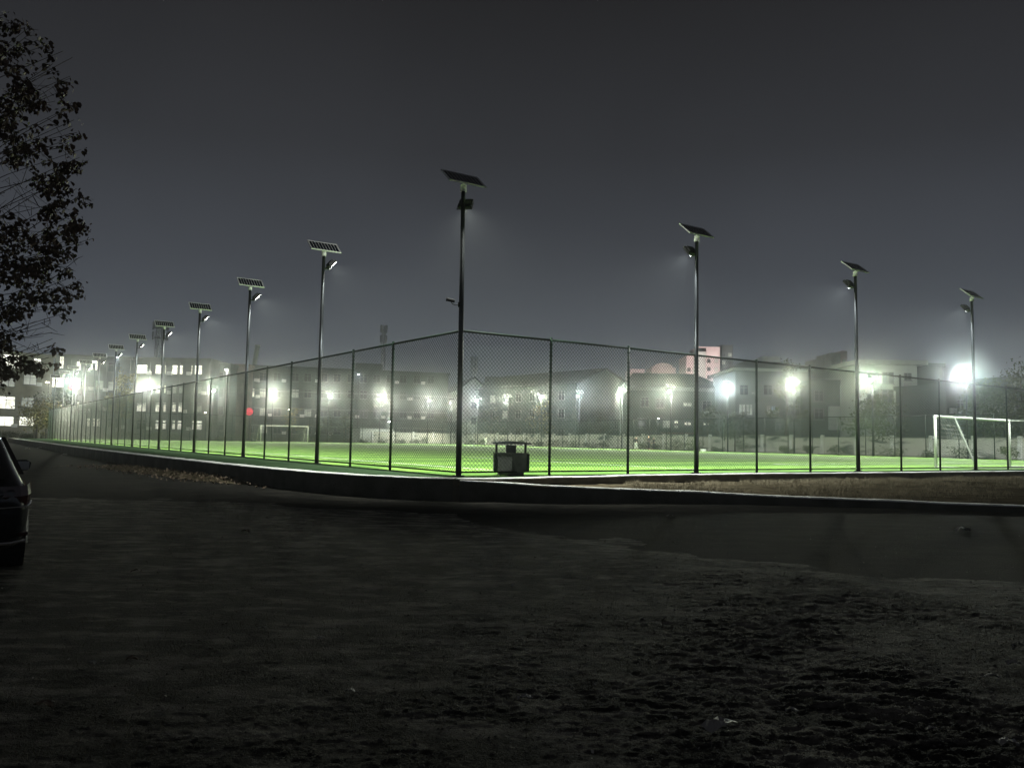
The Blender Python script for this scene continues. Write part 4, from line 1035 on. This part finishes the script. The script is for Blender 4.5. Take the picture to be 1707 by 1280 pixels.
NUM = ordn + ['fourteenth', 'fifteenth', 'sixteenth', 'seventeenth', 'eighteenth', 'nineteenth', 'twentieth', 'twenty-first', 'twenty-second', 'twenty-third', 'twenty-fourth', 'twenty-fifth', 'twenty-sixth']
bl = ['low bush against the white painted wall', 'round dark bush at the foot of the painted wall']
for i in range(26):
    ll = 3 + i * 4.1 + random.uniform(-1, 1)
    p = fp(ll, 65.6 + random.uniform(-.5, .7), .42)
    bush(f'{NUM[i]} dark bush at the foot of the painted wall, counted from the near goal end', p, random.uniform(.7, 1.7), random.uniform(.5, 1.3), 420, M['bush'] if i % 3 else M['leaf_green'], i, 'bushes at the foot of the painted wall')
for i in range(20):
    p = fp(109 + random.uniform(0, 1.5), 2 + i * 3.0 + random.uniform(-.8, .8), .42)
    bush(f'{NUM[i]} low bush behind the far end fence, counted from the left', p, random.uniform(.8, 1.5), random.uniform(.5, 1.2), 350, M['bush'], 50 + i, 'bushes behind the far end fence')
for i in range(7):
    p = at(2 + i * 11, 727, 118 + i * .3)
    bush(f'{NUM[i]} trimmed bush in front of the beige teaching block, counted from the left', (p.x, p.y, 0), 1.1, 1.3, 500, M['leaf_green'], 90 + i, 'bushes in front of the beige teaching block')
# brick gate pillar by the left bushes
gp = at(62, 715, 116); gpp = thing('gate_pillar', 'pale square gate pillar at the far end of the left road', 'pillar', (gp.x, 116, 0))
obj('shaft', MB().box(-.3, .3, -.3, .3, 0, 3.0), M['beige_wall'], gpp); obj('cap', MB().box(-.4, .4, -.4, .4, 3.003, 3.15), M['concrete'], gpp)

# near tree, top left: trunk stands left of the frame, branches reach in
NT = Vector((-9.6, 10.4, 0))
nt = thing('tree', 'dark leafy tree close by at the upper left with branches hanging into the picture', 'tree', NT)
tp_ = [Vector((0, 0, -.05)), Vector((.05, .05, 1.5)), Vector((.0, .1, 3.2)), Vector((.15, .0, 5.2)), Vector((.1, .1, 7.2)), Vector((.2, 0, 8.6))]
obj('trunk', MB().tube(tp_, [.20, .17, .14, .10, .06, .02], 10), M['bark'], nt, smooth=True)
rd = random.Random(5); lm = MB(); tips = []
LIMBS = []
# reach profile: how far the branches come into the frame, by photo row
def reach(yp):
    return float(np.interp(yp, [20, 90, 160, 200, 260, 330, 390, 430, 480, 540, 590, 625], [36, 124, 120, 134, 158, 136, 172, 140, 144, 126, 116, 76]))
for k in range(58):
    yp = 18 + 604 * (k + .5) / 58; xr = reach(yp) - rd.uniform(0, 46) - 2
    Yd = rd.uniform(8.8, 11.6)
    e_ = at(xr, yp, Yd) - NT
    z0 = max(1.6, min(7.6, e_.z * .72 + rd.uniform(-.9, .1)))
    p0 = Vector((.08, .05, z0)); m1 = p0.lerp(e_, .5) + Vector((0, rd.uniform(-.3, .3), rd.uniform(-.15, .2))); m2 = p0.lerp(e_, .8) + Vector((rd.uniform(-.1, .1), rd.uniform(-.2, .2), rd.uniform(-.1, .12)))
    lm.tube([p0, m1, m2, e_], [.020, .010, .005, .003], 5)
    tips.append((m1, m2)); tips.append((m2, e_)); tips.append((m1.lerp(m2, .4), e_)); tips.append((m2, e_ + Vector((.05, 0, 0))))
    for q in range(17):
        t_ = rd.uniform(.30, 1.0); b0 = (m1.lerp(e_, (t_ - .5) / .5) if t_ > .5 else p0.lerp(m1, t_ * 2))
        tw = b0 + Vector((rd.uniform(-.15, .35), rd.uniform(-.4, .4), rd.uniform(-.32, .26))) * (.9 if t_ < .9 else .45)
        lm.tube([b0, tw], [.004, .002], 4, False)
        tips.append((b0, tw))
# back side of the crown, out of the frame
for k in range(16):
    a = rd.uniform(1.6, 5.2); rr = rd.uniform(1.6, 3.0); z0 = rd.uniform(2.6, 7.6); e_ = Vector((math.cos(a) * rr, math.sin(a) * rr, z0 + rr * .4)); p0 = Vector((.08, .05, z0))
    lm.tube([p0, p0.lerp(e_, .5) + Vector((0, 0, .2)), e_], [.05, .03, .008], 5)
    for q in range(14):
        b0 = p0.lerp(e_, rd.uniform(.4, 1)); tw = b0 + Vector((rd.uniform(-.5, .5), rd.uniform(-.5, .5), rd.uniform(-.4, .4))); lm.tube([b0, tw], [.006, .003], 4, False); tips.append((b0, tw))
obj('branches', lm, M['bark'], nt)
# leaf mesh: broad poplar-like leaf folded on its midrib
lf = MB(); pr = [(0, 0), (.35, .42), (.7, .36), (1.0, 0)]
lf.add([(0, 0, 0), (.22, .36, .06), (.6, .34, .08), (1.0, 0, -.05), (.22, -.36, .06), (.6, -.34, .08), (.45, 0, 0)],
       [(0, 6, 1), (1, 6, 2), (2, 6, 3), (0, 4, 6), (4, 5, 6), (5, 3, 6)])
LEAF = lf.mesh('leaf', M['leaf'])
Lv = np.array(lf.v); Lf = np.array(lf.f)
mats, keyed = [], []
for (b0, tw) in tips:
    for q in range(rd.randint(10, 20)):
        p = b0.lerp(tw, rd.uniform(.25, 1.05)) + Vector((rd.uniform(-.06, .06), rd.uniform(-.06, .06), rd.uniform(-.07, .04)))
        if fbm(np.array([(p.x + p.y * .3) * 1.4 + 40]), np.array([p.z * 1.4]), 2, 77)[0] < .44: continue
        s_ = rd.uniform(.035, .085)
        m_ = Matrix.Translation(p) @ Matrix.Rotation(rd.uniform(0, 6.28), 4, 'Z') @ Matrix.Rotation(rd.uniform(.2, 1.4), 4, 'Y') @ Matrix.Rotation(rd.uniform(-.8, .8), 4, 'X') @ Matrix.Scale(s_, 4)
        wp = p + NT; vis = (wp.x / wp.y > -.66)
        mats.append((0 if vis else 1, wp.y / s_, m_))
mats.sort(key=lambda t: (t[0], t[1]))
for _, _, m_ in mats[:300]:
    o = link('leaf', LEAF, nt); o.matrix_local = m_
rest = [m_ for _, _, m_ in mats[300:]]
A = np.array([np.array(m_) for m_ in rest]); hv = np.c_[Lv, np.ones(len(Lv))]
V = np.einsum('nij,kj->nki', A, hv)[:, :, :3].reshape(-1, 3); F = (np.arange(len(rest))[:, None, None] * len(Lv) + Lf[None]).reshape(-1, 3)
cr_ = link('foliage', np_mesh('foliage', V, F, M['leaf']), nt); cr_['kind'] = 'stuff'

# ------------------------------------------------------------------ parked car at the left edge (rear towards us)
car = thing('parked_car', 'black parked car cut off by the left edge, its rear corner and door mirror showing', 'car', (0, 0, 0))
cc = Vector((-4.98, 8.5, 0)); Wc = .90
org = cc - Rr * Wc; org = org + Rr * .03; car.scale = (1.05, 1.05, 1.06); car.location = (org.x, org.y, -.02); car.rotation_euler = (0, 0, angL)      # local x forward, y left
secs = []   # (s, [(halfwidth, z)...])
def sec(s_, wf_, top, roofw, belt=.95, zb=.24):
    w = Wc * wf_
    return (s_, [(0, zb), (w * .84, zb), (w * .955, zb + .12), (w * .99, .48), (w, .62), (w * .995, .76), (w * .955, .88), (w * .91, belt), (roofw + (w * .9 - roofw) * .5, (belt + top) / 2 + .03), (roofw + .05, top - .06), (roofw * .8, top - .01), (0, top + .015)])
S = [sec(-.03, .80, .86, .50, .82, .34), sec(.03, .90, .95, .60, .90, .30), sec(.10, .955, 1.02, .62, .93, .26), sec(.22, .985, 1.18, .60, .95), sec(.42, 1.0, 1.38, .585, .96), sec(.62, 1.0, 1.46, .58, .96), sec(1.2, 1.0, 1.50, .60, .95), sec(2.0, 1.0, 1.50, .61, .94), sec(2.6, 1.0, 1.44, .59, .93),
     sec(3.1, 1.0, 1.18, .58, .92), sec(3.45, .99, .99, .60, .90), sec(4.0, .97, .93, .58, .86), sec(4.4, .92, .84, .50, .78), sec(4.55, .80, .70, .4, .62, .32)]
V, F = [], []; k = len(S[0][1])
for s_, ps in S:
    for (y_, z_) in ps: V.append((s_, -y_, z_))
    for (y_, z_) in ps[-2:0:-1]: V.append((s_, y_, z_))
kk = 2 * k - 2
for i in range(len(S) - 1):
    for j in range(kk): a = i * kk + j; b_ = i * kk + (j + 1) % kk; F.append((a, a + kk, b_ + kk, b_))
F.append(tuple(range(kk))); F.append(tuple(reversed(range((len(S) - 1) * kk, len(S) * kk))))
me = bpy.data.meshes.new('body'); me.from_pydata(V, [], F); me.materials.append(M['car']); me.update()
me.polygons.foreach_set('use_smooth', [True] * len(me.polygons))
bo = link('body', me, car); sb = bo.modifiers.new('sub', 'SUBSURF'); sb.levels = sb.render_levels = 2
# glass strips a few mm proud of the body
gl = MB(); gl.add([(.035 + .0, -.60, 1.00), (.035, .60, 1.00), (.36, .50, 1.36), (.36, -.50, 1.36)], [(0, 1, 2, 3)])
def solid(mb_, th=.012):
    return mb_
gb = MB().add([(.02, -.66, .97), (.02, .66, .97), (.37, .54, 1.375), (.37, -.54, 1.375), (.06, -.66, .96), (.06, .66, .96), (.41, .54, 1.36), (.41, -.54, 1.36)], [(0, 1, 2, 3)[::-1], (4, 5, 6, 7), (0, 1, 5, 4), (1, 2, 6, 5), (2, 3, 7, 6), (3, 0, 4, 7)])
obj('rear_window', gb, M['carglass'], car)
for sy_ in (-1, 1):
    for (xa, xb) in ((.75, 1.75), (1.85, 2.75)):
        q = MB(); wz = [(.845, .99), (.66, 1.36)]
        q.add([(xa, sy_ * .868, .985), (xb, sy_ * .868, .975), (xb - (.18 if xb > 2 else .0), sy_ * .69, 1.36), (xa + (.22 if xa < 1 else 0), sy_ * .69, 1.37)] + [(xa, sy_ * .80, .985), (xb, sy_ * .80, .975), (xb - (.18 if xb > 2 else 0), sy_ * .63, 1.36), (xa + (.22 if xa < 1 else 0), sy_ * .63, 1.37)],
              [(0, 1, 2, 3), (4, 7, 6, 5), (0, 4, 5, 1), (1, 5, 6, 2), (2, 6, 7, 3), (3, 7, 4, 0)]); obj('side_window', q, M['carglass'], car)
    tl = MB()
    pts_o = [(.005, .52), (.0, .66), (.035, .79), (.10, .855), (.20, .885), (.36, .905)]
    vs_ = []
    for (x_, y_) in pts_o:
        for z_, f_ in ((.70, .0), (.80, .012), (.90, .0)): vs_.append((x_ - f_, sy_ * (y_ + f_), z_ + (x_ * .12)))
    fs = []
    for i in range(len(pts_o) - 1):
        for j in range(2): a = i * 3 + j; fs.append((a, a + 3, a + 4, a + 1) if sy_ > 0 else (a, a + 1, a + 4, a + 3))
    o_ = len(vs_); tl.add(vs_, fs)
    # back of the lamp
    vb = [(x_ + .05, y_ - sy_ * .05, z_) for (x_, y_, z_) in vs_]
    tl.add(vb, [f[::-1] for f in fs])
    obj('tail_lamp', tl, M['tail'], car, smooth=False)
    ch = MB().tube([(x_ - .016, sy_ * (y_ + .008), .697 + x_ * .12) for x_, y_ in pts_o], .007, 5); obj('chrome_trim', ch, M['chrome'], car)
    obj('rear_reflector', MB().tube([(.055, sy_ * .80, .435), (.10, sy_ * .872, .44)], .022, 6), M['tail'], car)
    mr_ = MB(); mr_.add([(0, 0, 0), (0, .20, .02), (0, .22, .12), (0, .16, .16), (0, .02, .15), (.12, .02, .02), (.12, .16, .04), (.12, .17, .11), (.12, .13, .13), (.12, .02, .13)],
                         [(0, 1, 2, 3, 4)[::-1], (5, 6, 7, 8, 9), (0, 1, 6, 5), (1, 2, 7, 6), (2, 3, 8, 7), (3, 4, 9, 8), (4, 0, 5, 9)])
    if sy_ < 0: mr_.v = [(a, -b_, c) for a, b_, c in mr_.v]
    mo = obj('side_mirror', mr_, M['car'], car, (2.62, sy_ * .86, .93)); bv = mo.modifiers.new('b', 'BEVEL'); bv.width = .02; bv.segments = 2
    mg = MB().box(-.004, -.001, min(sy_ * .03, sy_ * .19), max(sy_ * .03, sy_ * .19), .03, .13); obj('mirror_glass', mg, M['chrome'], mo)
    for xw in (.85, 3.6):
        wh_ = bpy.data.objects.new('wheel', MB().tube([(0, -.11, 0), (0, .11, 0)], .30, 20).mesh('wheel', M['tyre'])); COL.objects.link(wh_); wh_.parent = car; wh_.location = (xw, sy_ * .79, .32)
        obj('rim', MB().tube([(0, sy_ * .112, 0), (0, sy_ * .12, 0)], .21, 12), M['chrome'], wh_)
        ar = MB(); ar.tube([(xw + .37 * math.cos(t_), sy_ * .885, .34 + .37 * math.sin(t_)) for t_ in np.linspace(-.1, math.pi + .1, 12)], .03, 5); obj('wheel_arch', ar, M['black'], car)
bm_ = MB().tube([(.10, -.86, .37), (-.01, -.72, .36), (-.055, -.3, .355), (-.055, .3, .355), (-.01, .72, .36), (.10, .86, .37)], .018, 6); obj('bumper_trim', bm_, M['chrome'], car)
obj('number_plate_recess', MB().box(-.05, -.035, -.26, .26, .60, .72), M['black'], car)
obj('roof_rail', MB().tube([(.6, -.56, 1.50), (2.3, -.58, 1.53)], .014, 6), M['chrome'], car)

# ------------------------------------------------------------------ people at the far side
def person(label, x, ybase, ytop, Y, top_m, leg_m, facing=0, stride=.12, arm=.1):
    b0 = at(x, ybase, Y); H = (at(x, ytop, Y).z - PZ); root = thing('person', label, 'person', (b0.x, Y, PZ), facing)
    sc2 = H / 1.75
    def skin(name, verts, edges, rad, m_, sub=1):
        me = bpy.data.meshes.new(name); me.from_pydata([tuple(c * sc2 for c in v) for v in verts], edges, []); me.materials.append(m_)
        o = link(name, me, root); md = o.modifiers.new('skin', 'SKIN')
        for i, sv in enumerate(me.skin_vertices[0].data): sv.radius = (rad[i] * sc2, rad[i] * sc2); sv.use_root = (i == 0)
        md.use_smooth_shade = True
        s_ = o.modifiers.new('sub', 'SUBSURF'); s_.levels = s_.render_levels = sub; return o
    V = [(0, 0, .95), (0, 0, 1.15), (0, 0, 1.38), (0, 0, 1.50), (0, 0, 1.64), (.18, 0, 1.40), (.25, .02, 1.12), (.24, -arm, .86), (-.18, 0, 1.40), (-.25, .02, 1.12), (-.24, -arm, .86),
         (.09, 0, .88), (.11, -stride * .4, .48), (.12, stride * .5, .08), (.12, stride * .5 - .14, .04), (-.09, 0, .88), (-.11, stride * .4 - .05, .48), (-.12, -stride, .08), (-.12, -stride - .14, .04)]
    E = [(0, 1), (1, 2), (2, 3), (3, 4), (2, 5), (5, 6), (6, 7), (2, 8), (8, 9), (9, 10), (0, 11), (11, 12), (12, 13), (13, 14), (0, 15), (15, 16), (16, 17), (17, 18)]
    Rd = [.13, .12, .14, .055, .095, .065, .05, .035, .065, .05, .035, .09, .065, .045, .035, .09, .065, .045, .035]
    skin('body', V, E, Rd, M['pink'])
    skin('jacket', [(0, 0, .90), (0, 0, 1.15), (0, 0, 1.40), (.19, 0, 1.39), (.26, .02, 1.12), (.25, -arm * .9, .90), (-.19, 0, 1.39), (-.26, .02, 1.12), (-.25, -arm * .9, .90)], [(0, 1), (1, 2), (2, 3), (3, 4), (4, 5), (2, 6), (6, 7), (7, 8)], [.16, .15, .16, .08, .068, .055, .08, .068, .055], top_m)
    skin('trousers', [(0, 0, .95), (.09, 0, .86), (.11, -stride * .4, .48), (.12, stride * .48, .12), (-.09, 0, .86), (-.11, stride * .4 - .05, .48), (-.12, -stride * .97, .12)], [(0, 1), (1, 2), (2, 3), (0, 4), (4, 5), (5, 6)], [.145, .105, .085, .065, .105, .085, .065], leg_m)
    skin('hair', [(0, .015, 1.66), (0, .01, 1.73)], [(0, 1)], [.105, .07], M['hair'])
    return root
person('person in dark top and pale trousers alone, leftmost of three by the painted wall', 1060, 749.2, 727, 105, M['cloth_dark'], M['cloth_white'], 2.6)
person('person in dark clothes standing close to another, middle of the three by the painted wall', 1081, 749.4, 725, 105, M['cloth_dark'], M['cloth_dark'], 1.2)
person('person in dark clothes with arms out, rightmost of the three by the painted wall', 1090, 749.6, 728, 104.5, M['cloth_dark'], M['cloth_dark'], -1.4, arm=.3)
person('person all in white standing on the far pitch, right of the corner pole', 809.5, 742, 727, 130, M['cloth_white'], M['cloth_white'], .5)
# kit bag near the touchline
kb = at(1172, 751, 96)
o = obj('kit_bag', rbox(MB(), -.3, .3, -.16, .16, 0, .3, .08), M['cloth_white'], loc=(kb.x, 96, PZ)); tag(o, 'small white bag lying at the far edge of the pitch', 'bag')

# ------------------------------------------------------------------ scraps on the near ground
def scrap(x, y, size, label, m_, kind, sd, h=.35):
    p = seen(x, y, 0.03); rd = random.Random(sd); z = dirt_z(p.x, p.y)
    mb = MB(); nu, nv = 6, 4; vs_ = []
    for i in range(nu):
        for j in range(nv):
            u, v = i / (nu - 1) - .5, j / (nv - 1) - .5; wv = 1 - 1.6 * abs(u) ** 1.6 if kind == 'leaf' else 1 - .3 * rd.random()
            vs_.append((u * size, v * size * .55 * wv, size * h * (rd.random() * .6 + .5 * math.cos(u * 3)) ))
    fs = [(i * nv + j, (i + 1) * nv + j, (i + 1) * nv + j + 1, i * nv + j + 1) for i in range(nu - 1) for j in range(nv - 1)]
    mb.add(vs_, fs)
    o = obj('dead_leaf' if kind == 'leaf' else 'paper_scrap', mb, m_, loc=(p.x, p.y, z + .004), rot=(0, 0, rd.uniform(-.5, .5)))
    sd_ = o.modifiers.new('solid', 'SOLIDIFY'); sd_.thickness = .002
    tag(o, label, 'leaf' if kind == 'leaf' else 'litter', 'scraps lying on the foreground ground')
SC = [(1200, 1217, .17, 'largest pale crumpled scrap on the dirt, lower right of the middle', 'p'), (875, 1167, .09, 'pale crumpled scrap on the dirt near the bottom centre', 'p'), (72, 1179, .10, 'long pale leaf at the bottom left', 'l'),
      (409, 887, .13, 'pale leaf lying on the dark road right of the parked car', 'l'), (227, 954, .11, 'pale leaf on the ground beyond the bottom of the parked car', 'l'), (220, 1101, .08, 'thin pale leaf left of centre in the foreground', 'l'),
      (438, 1049, .07, 'small pale scrap left of the middle of the foreground', 'p'), (535, 1065, .06, 'tiny pale scrap in the middle foreground', 'p'), (583, 1153, .06, 'tiny white scrap left of the bottom centre', 'p'),
      (1320, 1183, .07, 'small white scrap at the right, above the bottom edge', 'p'), (1553, 1217, .06, 'small pale fragment in the lower right', 'p'), (1655, 1131, .10, 'pale flat scrap near the right edge, upper', 'p'), (1690, 1109, .09, 'pale strip at the right edge', 'p'),
      (1680, 1240, .10, 'pale fragment in the bottom right corner', 'p'), (1426, 1099, .05, 'tiny bright scrap right of centre', 'p'), (1224, 1042, .05, 'tiny bright speck of litter above the largest scrap', 'p'), (153, 1107, .06, 'small pale scrap at the lower left', 'p'),
      (885, 1063, .06, 'thin pale leaf in the centre of the foreground', 'l'), (1117, 857, .14, 'pale scrap on the asphalt below the road kerb', 'p'), (67, 747, .5, 'pale rubbish on the left road near its far end', 'p'), (46, 748, .4, 'smaller pale rubbish on the left road near its far end', 'p'),
      (107, 758, .4, 'flat pale scrap on the left road, middle distance', 'p'), (1603, 882, .28, 'rounded pale lump on the asphalt at the right', 'p')]
for i, (x, y, s_, lab, kd) in enumerate(SC): scrap(x, y, s_, lab, M['paper'] if kd == 'p' else M['litter'], 'leaf' if kd == 'l' else 'paper', 200 + i)

# ------------------------------------------------------------------ haze
hz = MB().box(-420, 420, -40, 460, -1.2, 95)
ho = obj('haze', hz, None); tag(ho, kind='stuff')
hm = bpy.data.materials.new('haze'); hm.cycles.volume_sampling = 'EQUIANGULAR'; hm.use_nodes = True; hn, hl = hm.node_tree.nodes, hm.node_tree.links; hn.clear()
out = hn.new('ShaderNodeOutputMaterial'); pv = hn.new('ShaderNodeVolumePrincipled')
pv.inputs['Color'].default_value = (0.93, 0.96, 1.0, 1); pv.inputs['Density'].default_value = 0.0007; pv.inputs['Anisotropy'].default_value = 0.977
pw = hn.new('ShaderNodeVolumePrincipled'); pw.inputs['Color'].default_value = (0.86, 0.94, 1.0, 1); pw.inputs['Density'].default_value = 0.00028; pw.inputs['Anisotropy'].default_value = 0.2
ad = hn.new('ShaderNodeAddShader'); hl.new(pv.outputs[0], ad.inputs[0]); hl.new(pw.outputs[0], ad.inputs[1]); hl.new(ad.outputs[0], out.inputs['Volume']); ho.data.materials.append(hm)
